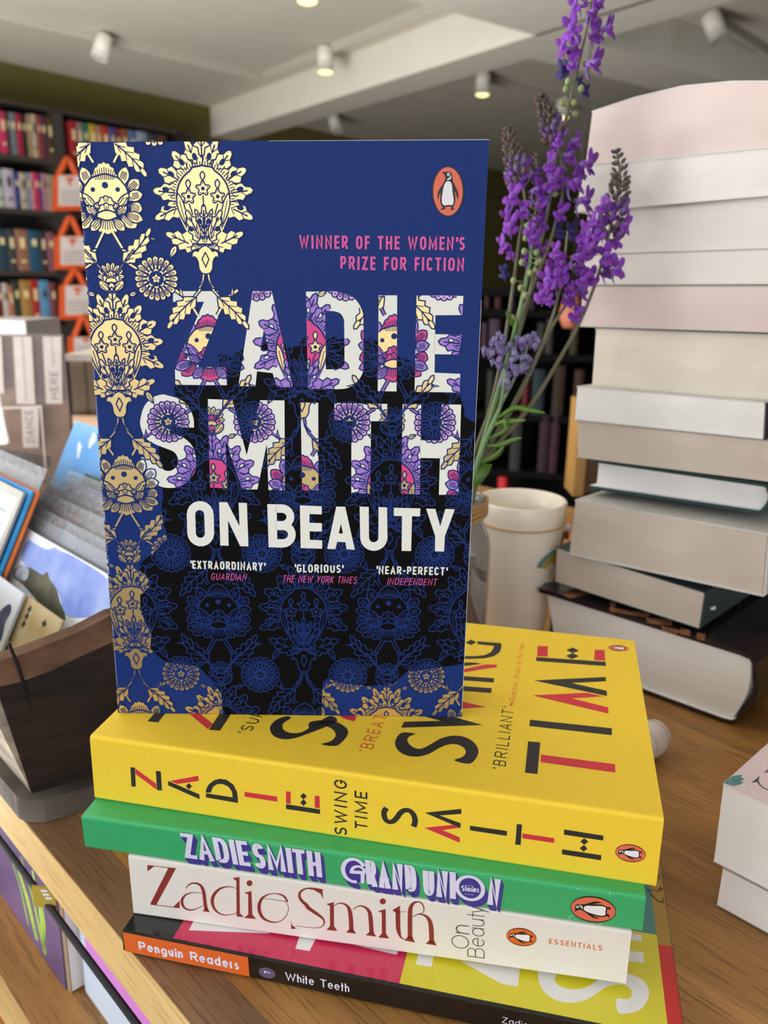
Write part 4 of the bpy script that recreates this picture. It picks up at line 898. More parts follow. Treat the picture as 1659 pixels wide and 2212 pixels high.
def reader_prints(mb, P):
    L = .198; D = .129
    oa, ka = (170, 1720), 3.13; ob, kb = (660, 1780), 3.456; oc, kc = (1060, 1780), 3.77
    f = lambda o, k, x, y: (o[0] + x / k, o[1] + y / k)
    # spine: orange end, then black
    h = RS.to2((266.8, 2054.8)); e0 = RS.to2(f(oa, ka, 1145, 1085)); 
    RS.poly(mb, [(0.0002, -.0004 if h[1] < 0 else .0004), (e0[0], -.0004 if h[1] < 0 else .0004), (e0[0], h[1] * .97), (0.0002, h[1] * .97)], M_ro, 1)
    lettering(RS, mb, "Penguin Readers", f(oa, ka, 410, 1038), f(oa, ka, 1085, 1173), f(oa, ka, 410, 980), M_lil, wt=.185, rr=.5, gap=.17, asp=1.0, layer=3)
    lettering(RS, mb, "White Teeth", f(oa, ka, 1400, 1241), f(ob, kb, 328, 1256), f(oa, ka, 1400, 1188), M_lil, wt=.13, rr=.5, gap=.18, asp=.95, layer=3)
    lettering(RS, mb, "Zadie Smith", f(oc, kc, 90, 1616), f(oc, kc, 560, 1716), f(oc, kc, 90, 1568), M_lil, wt=.1, rr=.5, gap=.22, asp=.78, layer=3)
    RS.poly(mb, [RS.to2(f(oa, ka, 1274 + x, 1193 + y + .2 * x)) for x, y in ell(0, 0, 57, 35, 24)], M_rv, 3)
    lettering(RS, mb, "7", f(oa, ka, 1296, 1202), f(oa, ka, 1292, 1182), f(oa, ka, 1256, 1194), M_lil, wt=.18, layer=4)
    # cover panels
    pk = RC.to2(f(oa, ka, 668, 910))[0]; py = RC.to2(f(ob, kb, 725, 1095))[0]
    s = 1 if RC.to2((700, 1900))[1] > 0 else -1
    v0 = s * .0012; v1 = s * (D - .0002)
    bnd = RC.to2(f(oc, kc, 1350, 903))[1]; rx = RC.to2(f(oc, kc, 1400, 1300))[0]
    RC.poly(mb, [(pk, v0), (py, v0), (py, v1), (pk, v1)], M_rp, 1); RC.poly(mb, [(py, v0), (rx, v0), (rx, bnd), (py, bnd)], M_ry, 1)
    RC.poly(mb, [(py, bnd), (rx, bnd), (rx, v1), (py, v1)], M_rt, 1)
    tn = RC.to2(f(oc, kc, 1365, 980))[1]
    RC.poly(mb, [(rx, v0), (L - .0002, v0), (L - .0002, tn), (rx, tn)], M_rr, 1); RC.poly(mb, [(rx, tn), (L - .0002, tn), (L - .0002, v1), (rx, v1)], M_rtan, 1)
    W = lambda pts, o, k: RC.pxpoly(mb, pts, M_white, 2, o, k)
    W([(745,907),(790,820),(1300,900),(1285,929)], oa, ka); W([(1465,1032),(1500,930),(1610,950),(1560,1048)], oa, ka); W([(370,905),(700,940),(677,977)], ob, kb)
    W([(823,1048),(845,960),(960,970),(940,1068)], ob, kb); W([(1150,1020),(1600,1080),(1585,1215),(1460,1192)], ob, kb)
    W(smooth([(395,1180),(395,1290),(430,1360),(500,1420),(580,1450),(680,1455),(770,1435),(850,1390),(930,1335),(1010,1310),(1080,1310),(1125,1330),(1150,1370),(1140,1410),(1110,1428),(1025,1428),(1042,1540),(1150,1538),(1220,1510),(1270,1450),(1290,1380),(1270,1310),(1220,1260),(1150,1228),(1100,1220),(960,1230),(880,1265),(800,1320),(720,1345),(640,1345),(570,1325),(530,1290),(522,1260),(545,1180)]), oc, kc)
    W([(1100,890),(1150,893),(1228,905),(1232,958),(1120,945)], oc, kc); W([(1100,1033),(1243,1045),(1250,1132),(1100,1115)], oc, kc)
    # line drawing of walking figures on the tan and teal panels
    for pts in ([(1265,520),(1300,560),(1340,610),(1385,640),(1410,645)], [(1270,545),(1320,540),(1370,548),(1400,530)], [(1290,570),(1330,600),(1365,635)], [(1380,400),(1365,425),(1378,450),(1362,440)], [(1385,515),(1395,530),(1378,540),(1370,528),(1385,515)], [(1395,600),(1408,618),(1395,640),(1380,625)]):
        RC.tris(mb, strip([RC.to2(f(oc, kc, *x)) for x in pts], .00035), M_ink, 3)
make_book('paperback_book', 'thin bottom book with crimson and lemon cover and orange and black spine', book8(*rc), M_rk, prints=reader_prints, r=0.0008, t=0.0004)
# ------------------------------------------------------------ room shell
FLZ = -0.78; CEZ = 1.45
WA = V3((math.sin(math.radians(40)), math.cos(math.radians(40)), 0)); WB = V3((-WA.y, WA.x, 0))     # left wall runs along WA
W0 = Pz(0, 132, CEZ)                                   # a point of the left wall / ceiling corner
M_ceil = mat('ceiling_white', (206, 201, 188), 0.9, var=0.02, vscale=6); M_beam = mat('beam_white', (212, 208, 196), 0.85, var=0.02, vscale=8)
M_wall = mat('wall_olive', (92, 84, 36), 0.85, var=0.05, vscale=5); M_floor = mat('floor_brown', (88, 66, 46), 0.6, var=0.1, vscale=9)
def slab(name, corners, th, m):      # polygon in plan, extruded upward by th
    mb = MB(); n = len(corners); c = [V3(p) for p in corners]; t = [p + ZA * th for p in c]
    mb.add(c + t, [tuple(range(n))[::-1], tuple(range(n, 2 * n))] + [(i, (i + 1) % n, n + (i + 1) % n, n + i) for i in range(n)], m)
    return struct(mb, name)
far = W0 + WA * 8.0; near = W0 - WA * 7.5
RX = WA.cross(ZA).normalized()                          # into the room, away from the left wall
cor = [near, near + RX * 8.2, far + RX * 8.2, far]
slab('floor', [V3((p.x, p.y, FLZ - 0.05)) for p in cor], 0.05, M_floor)
slab('ceiling', [V3((p.x, p.y, CEZ)) for p in cor], 0.06, M_ceil)
def wall(name, p, q, out, m, z0=FLZ, z1=CEZ): mb = MB(); p = V3((p.x, p.y, z0)); q = V3((q.x, q.y, z0)); mb.box(p, q - p, out * 0.12, ZA * (z1 - z0), m); return struct(mb, name)
wall('wall_left', W0 - WA * 2.2, far, -RX, M_wall)
wall('wall_back', far, far + RX * 8.2, WA, M_wall)
wall('wall_right', far + RX * 8.2, far + RX * 8.2 - WA * 7.0, RX, M_wall)
# ceiling beams (their undersides at BZ)
BD = (Pz(905, 20, CEZ) - Pz(565, 160, CEZ)).normalized() * -1     # along the beam, away to the left
b_t = Pz(660, 152, CEZ)                                           # top edge of the lit side of the main beam
bn = V3((BD.y, -BD.x, 0)); bn = bn if bn.dot(-V3((b_t.x, b_t.y, 0))) > 0 else -bn      # faces the camera
BZ = Pp(800, 188, b_t, bn).z
wb = (Pz(1040, 157, BZ) - b_t).dot(-bn)
mb = MB(); s0 = b_t - BD * 3.4; mb.box(V3((s0.x, s0.y, BZ)), BD * 7.2, -bn * wb, ZA * (CEZ - BZ - .001), M_beam); struct(mb, 'trim_1')
x_e = Pz(1162, 78, BZ); XD = -bn                                   # second beam crosses on the camera side, from the end of the lit face
mb = MB(); c0 = V3((x_e.x, x_e.y, BZ)) + bn * 0.0; mb.box(c0 + bn * .001, bn * 3.2, -BD * 1.25, ZA * (CEZ - BZ - .001), M_beam); struct(mb, 'trim_2')
p1_ = Pz(1150, 128, BZ); p2_ = Pz(1284, 96, BZ); p1_ = b_t - bn * wb + BD * (p1_ - b_t).dot(BD); mb = MB(); mb.box(V3((p1_.x, p1_.y, BZ + .001)), -bn * 3.2, BD * (p2_ - p1_).dot(BD), ZA * (CEZ - BZ - .002), M_beam); struct(mb, 'trim_3')
# ------------------------------------------------------------ lighting tracks and spotlights
M_track = mat('track_white', (176, 172, 160), 0.5); M_spot = mat('spot_white', (212, 210, 200), 0.45); M_bulb = emit('lamp_glow', (255, 240, 160), 2.0)
def track(label, p, q):
    d = (q - p).normalized(); n = d.cross(ZA); mb = MB()
    mb.box(p - n * .018 - ZA * .03, q - p, n * .036, ZA * .029, M_track)
    mb.box(p - n * .006 - ZA * .034, q - p, n * .012, ZA * .004, M_spot)
    o = mb.build('lighting_track'); tag(o, label, 'lighting track', None); return o
tA = Pz(565, 160, CEZ); tdA = (Pz(0, 22, CEZ) - tA).normalized(); tdB = (Pz(905, 20, CEZ) - tA).normalized()
track('long white ceiling track running towards the top left corner of the room', tA, tA + tdA * 2.6)
track('white ceiling track beside the main beam meeting the long track at a corner', tA + tdB * .045, tA + tdB * 2.6)
tC = Pz(1036, 160, CEZ + .0); 
t3 = Pz(1045, 162, CEZ); t3e = Pz(1275, 220, CEZ); track('white ceiling track beyond the beam behind the flowers', t3, t3 + (t3e - t3).normalized() * 2.2)
t4 = Pz(1545, 34, CEZ); t4e = Pz(1659, 105, CEZ); track('dark looking ceiling track at the top right of the room', t4 - (t4e - t4) * .1, t4 + (t4e - t4).normalized() * 1.5)
def spot(label, px, tilt, lit, z=CEZ, zoff=.13, r=.042, top=None):
    """px is the mouth of the lamp"""
    h = .115; c = Pz(px[0], px[1], z - zoff); ax = V3((tilt[0], tilt[1], 1)).normalized()
    t = thing('ceiling_spotlight', label, 'spotlight', c, None)
    mb = MB(); mb.lathe([(r * .88, .012), (r, 0), (r, h), (r * .8, h + .006), (0, h + .006)], c, M_spot, 24, ax); mb.build('housing', t, True)
    mb = MB(); p = c + ax * (h * .75); mb.tube([p, V3((p.x, p.y, max(p.z + .02, z - .034)))], .009, M_spot, 8); mb.lathe([(.0, z - .034 - p.z - .02), (.022, z - .034 - p.z - .02), (.022, z - .034 - p.z), (0, z - .034 - p.z)], p, M_spot, 16); mb.build('bracket', t)
    mb = MB(); mb.lathe([(0, -.010), (r * .5, -.008), (r * .85, -.002), (r * .95, .006), (r * .86, .013), (0, .014)] if lit else [(0, .006), (r * .9, .009), (r * .9, .012), (0, .013)], c, M_bulb if lit else M_track, 24, ax); tag(mb.build('lamp', t), 'glowing warm lamp face' if lit else None)
spot('unlit white spotlight tilted on the long track above the left bookcase', (213, 128), (.35, .15), False)
spot('glowing spotlight hanging beside the main beam above the navy book', (703, 156), (0, 0), True)
spot('glowing spotlight cut off by the top edge of the photo', (664, 4), (0, 0), True)
spot('glowing spotlight beyond the beam left of the tall flower', (1042, 205), (0, 0), True)
spot('glowing spotlight half hidden behind the budding flower spike', (1214, 254), (0, 0), True)
spot('unlit white spotlight tilted at the top right of the room', (1556, 86), (-.5, .2), False)
spot('faint unlit white spotlight low beyond the beam right of the navy book top', (728, 284), (-.3, .2), False)
# ------------------------------------------------------------ the display table
M_oak = oak('oak_top', (140, 98, 48), (190, 140, 78), (84, 52, 22), 0.45)
M_oakL = oak('oak_lipping', (112, 82, 54), (150, 114, 80), (78, 54, 34), 0.5); M_oakF = oak('oak_lit_edge', (214, 176, 112), (236, 204, 142), (180, 138, 84), 0.5)  # edge oak is coloured paler to carry the window light falling on it
TW, T_NEAR, T_FAR, TT = 0.68, -0.75, 1.02, 0.0235
tb = thing('display_table', 'oak display table with a pale front edge and open shelf under the books', 'table', AB(TW / 2, .2, FLZ))
lp = 0.020
mb = MB(); mb.box(AB(lp, T_NEAR, -TT), A * (TW - lp), B * (T_FAR - T_NEAR), ZA * TT, M_oak); mb.build('tabletop', tb)
mb = MB(); mb.box(AB(0.0004, T_NEAR, -TT), A * (lp - .0004), B * (T_FAR - T_NEAR), ZA * TT, M_oakL)
mb.box(AB(0, T_NEAR, -TT), A * .0004, B * (T_FAR - T_NEAR), ZA * (TT - .0004), M_oakF); tag(mb.build('edge_strip', tb), 'oak strip along the front edge, window light painted into its pale face')
SZ = -0.133
mb = MB(); mb.box(AB(-.0025, T_NEAR, SZ - TT), A * (TW + .0025), B * (T_FAR - T_NEAR), ZA * TT, M_oak); mb.build('shelf', tb)
mb = MB(); mb.box(AB(-.006, T_NEAR, SZ - TT), A * .0035, B * (T_FAR - T_NEAR), ZA * TT, M_oakF); tag(mb.build('shelf_edge', tb), 'oak edge of the shelf, window light painted into its pale colour')
for bb in (T_NEAR, T_FAR - .03):
    mb = MB(); mb.box(AB(.01, bb, FLZ), A * (TW - .02), B * .03, ZA * (-TT - FLZ), M_oak); mb.build('side_panel', tb)
mb = MB(); mb.box(AB(TW * .5, T_NEAR + .03, SZ), A * .012, B * (T_FAR - T_NEAR - .06), ZA * (-TT - SZ), M_oak); mb.build('back_panel', tb)
for zz in (-.42, -.72):
    mb = MB(); mb.box(AB(.005, T_NEAR + .03, zz), A * (TW - .02), B * (T_FAR - T_NEAR - .06), ZA * TT, M_oak); mb.build('shelf', tb)
# ------------------------------------------------------------ things on the shelf under the table edge
M_vio = mat('cover_dusk_violet', (62, 46, 98), 0.5, rgb2=(124, 98, 140), vscale=14); M_reed = mat('print_reed_green', (196, 230, 104), 0.5, rgb2=(140, 184, 80), vscale=60)
M_mag = mat('cover_orchid_pink', (222, 140, 224), 0.5, var=0.03); M_pale = mat('cover_pale_blue', (212, 226, 246), 0.5, var=0.02); M_kraft = mat('cover_taupe', (168, 144, 118), 0.8, var=0.05); M_cord = mat('elastic_black', (28, 30, 32), 0.7)
M_mus = mat('label_mustard', (186, 160, 62), 0.6)
def shelf_book(name, label, b0, b1, a0, h, th, mcov, prints=None, lean=0.0):
    """standing cover-out on the shelf: face parallel to the table edge"""
    P0 = AB(a0, b0, SZ); d = -B * (b0 - b1); up_ = (ZA * math.cos(lean) + A * math.sin(lean)); bk_ = A * math.cos(lean) - ZA * math.sin(lean)
    t = thing(name, label, 'book', P0 + d * .5 + ZA * max(0, 0))
    F = Face(P0, d, up_)
    mb = MB(); mb.box(P0, d, bk_ * .0008, up_ * h, mcov); mb.box(P0 + bk_ * (th - .0008), d, bk_ * .0008, up_ * h, mcov); mb.box(P0, d * .004, bk_ * th, up_ * h, mcov)
    if prints: prints(F, mb)
    mb.build('cover', t)
    mb = MB(); mb.box(P0 + d * .006 + bk_ * .0009 + up_ * .001, d * .988, bk_ * (th - .0018), up_ * (h - .002), M_pageW); mb.build('page_block', t)
def reeds(F, mb):
    for (x0, y0, x1, y1, wd) in ((30, 1850, 80, 2030, .007), (45, 1850, 92, 2040, .004), (70, 1880, 97, 2060, .006), (20, 1840, 62, 2000, .003), (88, 1930, 95, 2058, .004)):
        F.tris(mb, strip([F.to2((x0, y0)), F.to2(((x0 + x1) / 2 + 4, (y0 + y1) / 2)), F.to2((x1, y1))], [wd * .4, wd, wd * .8]), M_reed, 1)
pb1 = Pp(141, 2127, AB(.02, 0), A); bq = (pb1 - AB(.02, 0)).dot(B)
shelf_book('photograph_book', 'violet book with green reeds on its cover held behind the black cord', bq + .20, bq, .020, .103, .012, M_vio, reeds)
pk_ = Pp(165, 2138, AB(.024, 0), A); bk2_ = (pk_ - AB(.024, 0)).dot(B)
shelf_book('taupe_book', 'narrow taupe book standing between the violet book and the pale blue one', bk2_ + .011, bk2_, .021, .100, .03, M_kraft)
pw_ = Pp(183, 2150, AB(.027, 0), A); bw_ = (pw_ - AB(.027, 0)).dot(B)
def pinkband(F, mb): F.poly(mb, [(0.007, .0285), (.169, .0285), (.169, .1), (0.007, .1)], M_mag, 1)
shelf_book('pale_book', 'pale blue and orchid pink book lying behind the black cord at lower left', bw_, bw_ - .17, .0275, .101, .014, M_pale, pinkband)
mb = MB(); c0 = Pp(0, 1815, AB(.004, 0), A); c1 = Pp(295, 2212, AB(.004, 0), A); dd = (c1 - c0)
mb.tube([c0 - dd * 4, c0 - dd, c0, c1, c1 + dd, c1 + dd * 3.4], .0017, M_cord, 8); o = mb.build('elastic_cord'); tag(o, 'black elastic cord stretched along the shelf in front of the books', 'cord')
lc = Pp(68, 1913, AB(-.001, 0), A); lu = V3((1, -.12, 0)).normalized(); lw = Pp(112, 1911, lc, V3((-lu.y, lu.x, 0))) - lc; lh = lc - Pp(72, 1958, lc, V3((-lu.y, lu.x, 0)))
LF = Face(lc, lu, ZA); mb = MB(); mb.box(lc - ZA * lh.z, lu * (lw.dot(lu) + .001), V3((-lu.y, lu.x, 0)) * .0006, ZA * lh.z, M_mus)
for (x0, y0) in ((88, 1924), (92, 1932), (98, 1940)): LF.tris(mb, strip([LF.to2((x0, y0)), LF.to2((x0 + 14, y0 + 1))], .0012), M_white, 1)
o = mb.build('shelf_label'); tag(o, 'small mustard label with white print hanging over the black cord', 'label')
# ------------------------------------------------------------ tall stack on the right
TS = math.radians(46.5); SD = V3((math.sin(TS), -math.cos(TS), 0)); SN = V3((math.cos(TS), math.sin(TS), 0))     # along the visible ends towards us / away into the stack
C0 = Pz(1592, 1572, 0.0005)
def stackbook(label, TL, TR, BL, BR, ln, mf, mp, off=0.0, t=.0007, r=.002, insa=.0015, insb=.004, group=None, bulge=0, prints=None, name='paperback_book', ms=None, zb=None, curve=0.0):
    O = C0 + SN * off
    c = [Pp(p[0], p[1], O, SN) for p in (TR, TL, BR, BL)]
    if zb is not None: c[2].z = zb; c[3].z = zb
    T0, T0b, B0, B0b = c; d = SN * ln
    P0_ = book8(T0, T0 + d, B0, B0 + d, T0b, T0b + d, B0b, B0b + d)
    P = (lambda a_, b_, c_: P0_(a_, b_, c_) + ZA * (curve * c_ * math.sin(pi * max(0, min(1, b_))))) if curve else P0_
    return make_book(name, label, P, mf, ms, None, mp, t=t, r=r, insa=insa, insb=insb, bulge=bulge, prints=prints), P
M_pinkp = pages('pages_pinkish', (192, 176, 170), (214, 199, 193)); M_pageL = pages('pages_light', (200, 194, 190), (222, 216, 211)); M_pageX = pages('pages_bright', (232, 228, 224), (246, 243, 240))
M_k1 = mat('cover_pale_grey', (200, 198, 192), 0.5); M_k2 = mat('cover_soft_black', (34, 32, 38), 0.5); M_k3 = mat('cover_putty', (176, 168, 156), 0.5); M_dkg = mat('cloth_dark_green', (30, 62, 58), 0.7, bump=.1); M_tl = mat('cover_dark_teal', (52, 68, 68), 0.5, var=.2, vscale=30)
M_dkb = mat('jacket_near_black', (30, 24, 28), 0.25, rgb2=(48, 36, 40), vscale=40, coat=.3); M_cop = mat('print_copper', (190, 138, 96), 0.4, rgb2=(120, 78, 52), vscale=120)
stackbook('topmost book of the tall right stack, thick with pinkish page edges', (1278, 240), (1700, 174), (1263, 358), (1700, 317), .2, M_k1, M_pinkp, .0, curve=.0055)
stackbook('second book of the tall right stack, jutting left with a dark lower cover', (1262, 358.6), (1700, 317.6), (1241, 459), (1700, 419), .2, M_k1, M_pageL, -.002)
stackbook('third book of the tall right stack, just under the jutting pair', (1268, 459), (1700, 420), (1262, 550), (1700, 535), .2, M_k1, M_pageL, .004)
stackbook('fourth book of the tall right stack, the thinner pale one with grey gap beneath', (1261, 550.6), (1700, 535.6), (1258, 617), (1700, 615), .195, M_k3, M_pageL, .003)
stackbook('fifth book of the tall right stack, tan pages above a shadowed ledge', (1256, 618), (1700, 617), (1252, 706), (1700, 720), .2, M_k3, M_pinkp, .0)
stackbook('sixth book of the tall right stack, set back with greyish pages', (1286, 709), (1700, 723), (1277, 836), (1700, 868), .2, M_k1, M_page, .008)
stackbook('seventh book of the tall right stack, bright white pages and dark spine', (1246, 834), (1657, 869), (1240, 907), (1653, 950), .2, M_k1, M_pageW, .0, ms=M_k2)
stackbook('eighth book of the tall right stack, grey pages under the white one', (1246, 908), (1700, 956), (1246, 988), (1694, 1045), .2, M_k3, M_pageG, .002, r=.006)
stackbook('dark green hardback with white pages in the lower part of the tall stack', (1278, 990), (1668, 1046), (1272, 1056), (1652, 1112), .19, M_dkg, M_pageW, .016, t=.0022, r=.004, insa=.02, insb=.03, bulge=.002, name='hardback_book')
def crease(mb, P): pass
stackbook('thickest pale brown book of the tall stack, below the green hardback', (1242, 1079), (1664, 1153), (1228, 1198), (1653, 1290), .2, M_k1, M_pageG, .0, t=.0012, r=.0015)
def tealprint(mb, P):
    F = Face(P(0, 0, 0), P(1, 0, 0) - P(0, 0, 0), P(0, 0, 1) - P(0, 0, 0))
    for (x, y) in ((1598, 1312), (1612, 1309), (1634, 1304), (1650, 1300)): F.tris(mb, strip([F.to2((x, y - 9)), F.to2((x, y + 9))], .0016), M_k2, 1)
    F.pxpoly(mb, [(1535, 1312), (1546, 1309), (1545, 1317), (1535, 1318)], M_white, 1)
stackbook('grey paged book with a dark teal spine on the bottom hardback', (1202, 1181), (1525, 1280), (1198, 1257), (1513, 1360), .2, M_tl, M_pageG, .004, r=.0015, prints=tealprint)
def copper(mb, P):
    F = Face(P(0, 1, 1), P(0, 0, 1) - P(0, 1, 1), P(1, 1, 1) - P(0, 1, 1))
    for pts in ([(1215,1284),(1272,1273),(1282,1281),(1230,1293)], [(1318,1300),(1332,1296),(1328,1312),(1318,1310)], [(1316,1312),(1405,1326),(1400,1334),(1320,1322)], [(1395,1334),(1450,1338),(1452,1352),(1400,1346)], [(1428,1352),(1470,1362),(1462,1370),(1430,1362)], [(1470,1356),(1492,1362),(1490,1374),(1468,1370)], [(1506,1366),(1524,1370),(1522,1384),(1504,1380)]):
        F.pxpoly(mb, pts, M_cop, 1)
stackbook('large black hardback with copper pictures at the bottom of the tall stack', (1163, 1270), (1645, 1420), (1190, 1424), (1596, 1571), .24, M_dkb, M_pageX, .0, t=.0028, r=.010, insa=.012, insb=.03, bulge=.004, name='hardback_book', prints=copper, zb=.0006)
# ------------------------------------------------------------ low pile at the right edge
D0 = Pz(1546, 1966, 0.0005)
def pile(label, TLp, BLp, off, W, ln, mf, mp, prints=None, zb=None):
    O = D0 + A * off; TL = Pp(TLp[0], TLp[1], O, A); BL = Pp(BLp[0], BLp[1], O, A)
    if zb is not None: BL.z = zb
    TR = TL - B * W; BR = BL - B * W; d = A * ln
    # pages face us; spine on the far long side
    P = book8(TR + d, TL + d, BR + d, BL + d, TR, TL, BR, BL)
    return make_book('paperback_book', label, P, mf, None, None, mp, t=.0006, r=.0012, insa=.001, insb=.001, prints=prints)
M_pkc = mat('cover_pale_pink', (226, 206, 212), 0.6, var=.04, vscale=500); M_tgr = mat('print_teal', (62, 116, 126), 0.6, rgb2=(106, 156, 164), vscale=900); M_slate = mat('print_slate', (62, 84, 92), 0.6)
def pinkprint(mb, P):
    F = Face(P(1, 1, 1), P(0, 1, 1) - P(1, 1, 1), P(1, 0, 1) - P(1, 1, 1)); o = (1540, 1600); k = 13.82
    F.pxpoly(mb, [(340,1275),(450,1150),(600,1055),(760,1030),(885,1030),(820,1105),(945,1135),(830,1215),(930,1245),(800,1310),(620,1360),(560,1340),(430,1300)], M_tgr, 1, o, k); F.pxpoly(mb, [(600,1350),(690,1390),(660,1370),(690,1385)], M_slate, 1, o, k)
    F.pxpoly(mb, [(1145,1250),(1250,1180),(1370,1070),(1400,1080),(1365,1150),(1375,1230),(1420,1310),(1500,1390),(1660,1465),(1800,1520),(1800,1545),(1640,1485),(1490,1420),(1390,1330),(1310,1235),(1200,1255)], M_slate, 1, o, k)
    F.pxpoly(mb, [(1525,950),(1600,890),(1720,800),(1760,830),(1680,920),(1560,960)], M_slate, 1, o, k)
pile('pale pink book with teal leaf print on top of the low pile at right', (1562, 1692), (1541, 1861), -.002, .13, .198, M_pkc, M_pageX, pinkprint)
pile('plain pale book under the pink one in the low pile at right', (1561, 1874), (1546, 1966), .003, .13, .198, M_k1, M_pageX, None, .0005)
# small white ribbed roll behind the yellow book
mb = MB(); r0 = Pz(1398, 1600, .010); rd = V3((.75, .66, 0)).normalized(); 
mb.tube([r0 - rd * .03, r0 + rd * .004, r0 + rd * .010, r0 + rd * .0125], [.0095, .0095, .0085, .004], mat('ribbed_white', (226, 216, 212), .7), 20)
for k in range(7): mb.tube([r0 - rd * (.028 - k * .0055), r0 - rd * (.0272 - k * .0055)], .0097, MATS['ribbed_white'] if k % 2 else mat('rib_shadow_beige', (198, 184, 174), .7), 20)
o = mb.build('ribbed_roll', None, True); tag(o, 'small white ribbed roll lying on the table behind the yellow book', 'roll')
# ------------------------------------------------------------ rustic box of prints at the left
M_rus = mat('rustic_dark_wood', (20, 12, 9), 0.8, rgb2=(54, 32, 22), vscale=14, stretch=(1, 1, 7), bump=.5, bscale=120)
M_rim = mat('rustic_worn_rim', (74, 48, 32), 0.8, rgb2=(126, 92, 66), vscale=22, stretch=(1, 1, 3), bump=.5, bscale=200); M_rlt = mat('rustic_worn_lit_side', (120, 108, 94), 0.85, rgb2=(206, 192, 170), vscale=25, stretch=(1, 1, 4), bump=.4, bscale=150)
M_rbs = mat('rustic_grey_base', (66, 60, 54), 0.8, rgb2=(120, 112, 104), vscale=16, bump=.4, bscale=150)
bx0 = Pz(68, 1713, .0125); th_e = math.radians(31.4); be = V3((math.cos(th_e), math.sin(th_e), 0)); bnf = V3((be.y, -be.x, 0))
bu = (ZA * math.cos(math.radians(10)) + bnf * math.sin(math.radians(10)))
box = thing('wooden_box', 'old dark wooden box holding art prints at the left table edge', 'box', V3((bx0.x, bx0.y, 0)))
def board(P, d0, d1, d2, m, mb):      # a slab from a polygon face and a thickness vector
    n = len(P); Q = [p + d2 for p in P]
    mb.add(P + Q, [tuple(range(n)), tuple(range(n, 2 * n))[::-1]] + [(i, (i + 1) % n, n + (i + 1) % n, n + i)[::-1] for i in range(n)], m)
mb = MB(); L_ = .075
hts = [(-.010, .086), (.0, .0862), (.012, .0885), (.024, .0925), (.0385, .0968), (.055, .0985), (L_, .098)]
face = [bx0, bx0 + be * L_] + [bx0 + be * e_ + bu * ((z_ - .0125) / math.cos(math.radians(10)) - .012) for e_, z_ in hts[::-1]]
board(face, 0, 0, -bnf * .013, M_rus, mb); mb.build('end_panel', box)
mb = MB(); rimf = [bx0 + be * e_ + bu * ((z_ - .0125) / math.cos(math.radians(10)) - .012) for e_, z_ in hts] + [bx0 + be * e_ + bu * ((z_ - .0125) / math.cos(math.radians(10)) + random.uniform(-.0012, .0012)) for e_, z_ in hts[::-1]]
n = len(hts)
for i in range(n - 1):
    a0, a1, c1, c0_ = rimf[i], rimf[i + 1], rimf[2 * n - 2 - i], rimf[2 * n - 1 - i]
    w_ = [c0_ - bnf * .004, c1 - bnf * .004, c1 - bnf * .013, c0_ - bnf * .013]
    mb.add([a0, a1, c1 - bnf * .004, c0_ - bnf * .004, c1 - bnf * .013, c0_ - bnf * .013, a1 - bnf * .013, a0 - bnf * .013], [(0, 1, 2, 3), (3, 2, 4, 5), (5, 4, 6, 7)], M_rim)
tag(mb.build('worn_rim', box), 'worn lighter brown top rim')
mb = MB(); ck = Pp(18, 1388, bx0, be.cross(bu)); ck2 = Pp(66, 1525, bx0, be.cross(bu)); ckm = Pp(40, 1440, bx0, be.cross(bu))
mb.tube([p + bnf * .0002 for p in (ck, ckm, Pp(52, 1480, bx0, be.cross(bu)), ck2)], [.0007, .0008, .0006, .0002], M_ink, 6); tag(mb.build('crack', box), 'dark crack in the end panel')
su = (ZA * math.cos(math.radians(12)) - A * math.sin(math.radians(12))).normalized()
mb = MB(); s0 = bx0 - be * .0; mb.hexa([s0 - A * .0, s0 + A * .005, s0 + A * .005 + B * .36, s0 + B * .36, s0 + su * .07 - be * .004, s0 + su * .07 + A * .005, s0 + su * .07 + A * .005 + B * .36, s0 + su * .07 + B * .36], M_rlt)  # worn wood, with the window light on this side painted into its colour
tag(mb.build('side_panel', box), 'worn side panel with window light painted into its pale colour')
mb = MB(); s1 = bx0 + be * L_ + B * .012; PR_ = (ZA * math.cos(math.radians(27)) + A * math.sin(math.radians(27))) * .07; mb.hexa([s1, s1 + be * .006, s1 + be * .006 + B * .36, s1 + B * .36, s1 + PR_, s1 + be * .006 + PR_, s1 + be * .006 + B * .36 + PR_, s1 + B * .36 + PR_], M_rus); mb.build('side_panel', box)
mb = MB(); s2 = bx0 + B * .36; mb.hexa([s2, s2 + be * L_, s2 + be * L_ + B * .012, s2 + B * .012, s2 + ZA * .07, s2 + be * L_ + ZA * .07, s2 + be * L_ + B * .012 + ZA * .07, s2 + B * .012 + ZA * .07], M_rus); mb.build('end_panel', box)
mb = MB(); g0 = V3((bx0.x, bx0.y, 0.0004)); cc = []
for a_ in (0, 13, 26, 39, 52, 65, 78, 90): cc.append(g0 + be * (.004 - .010 * math.sin(math.radians(a_))) * 1 + (bnf * .008) * math.cos(math.radians(a_)) + B * (.004 if a_ else 0) * math.sin(math.radians(a_)))
pl = [g0 + be * (L_ + .006) + bnf * .008] + [g0 + be * (L_ + .006) + B * .38] + [g0 + B * .38 - A * .007] + cc[::-1]
bm_top = [p + ZA * .0118 for p in pl]; k = len(pl)
mb.add(pl + [p - bnf * 0 for p in bm_top], [tuple(range(k))[::-1], tuple(range(k, 2 * k))] + [(i, (i + 1) % k, k + (i + 1) % k, k + i) for i in range(k)], M_rbs); tag(mb.build('base_board', box), 'grey weathered base board')
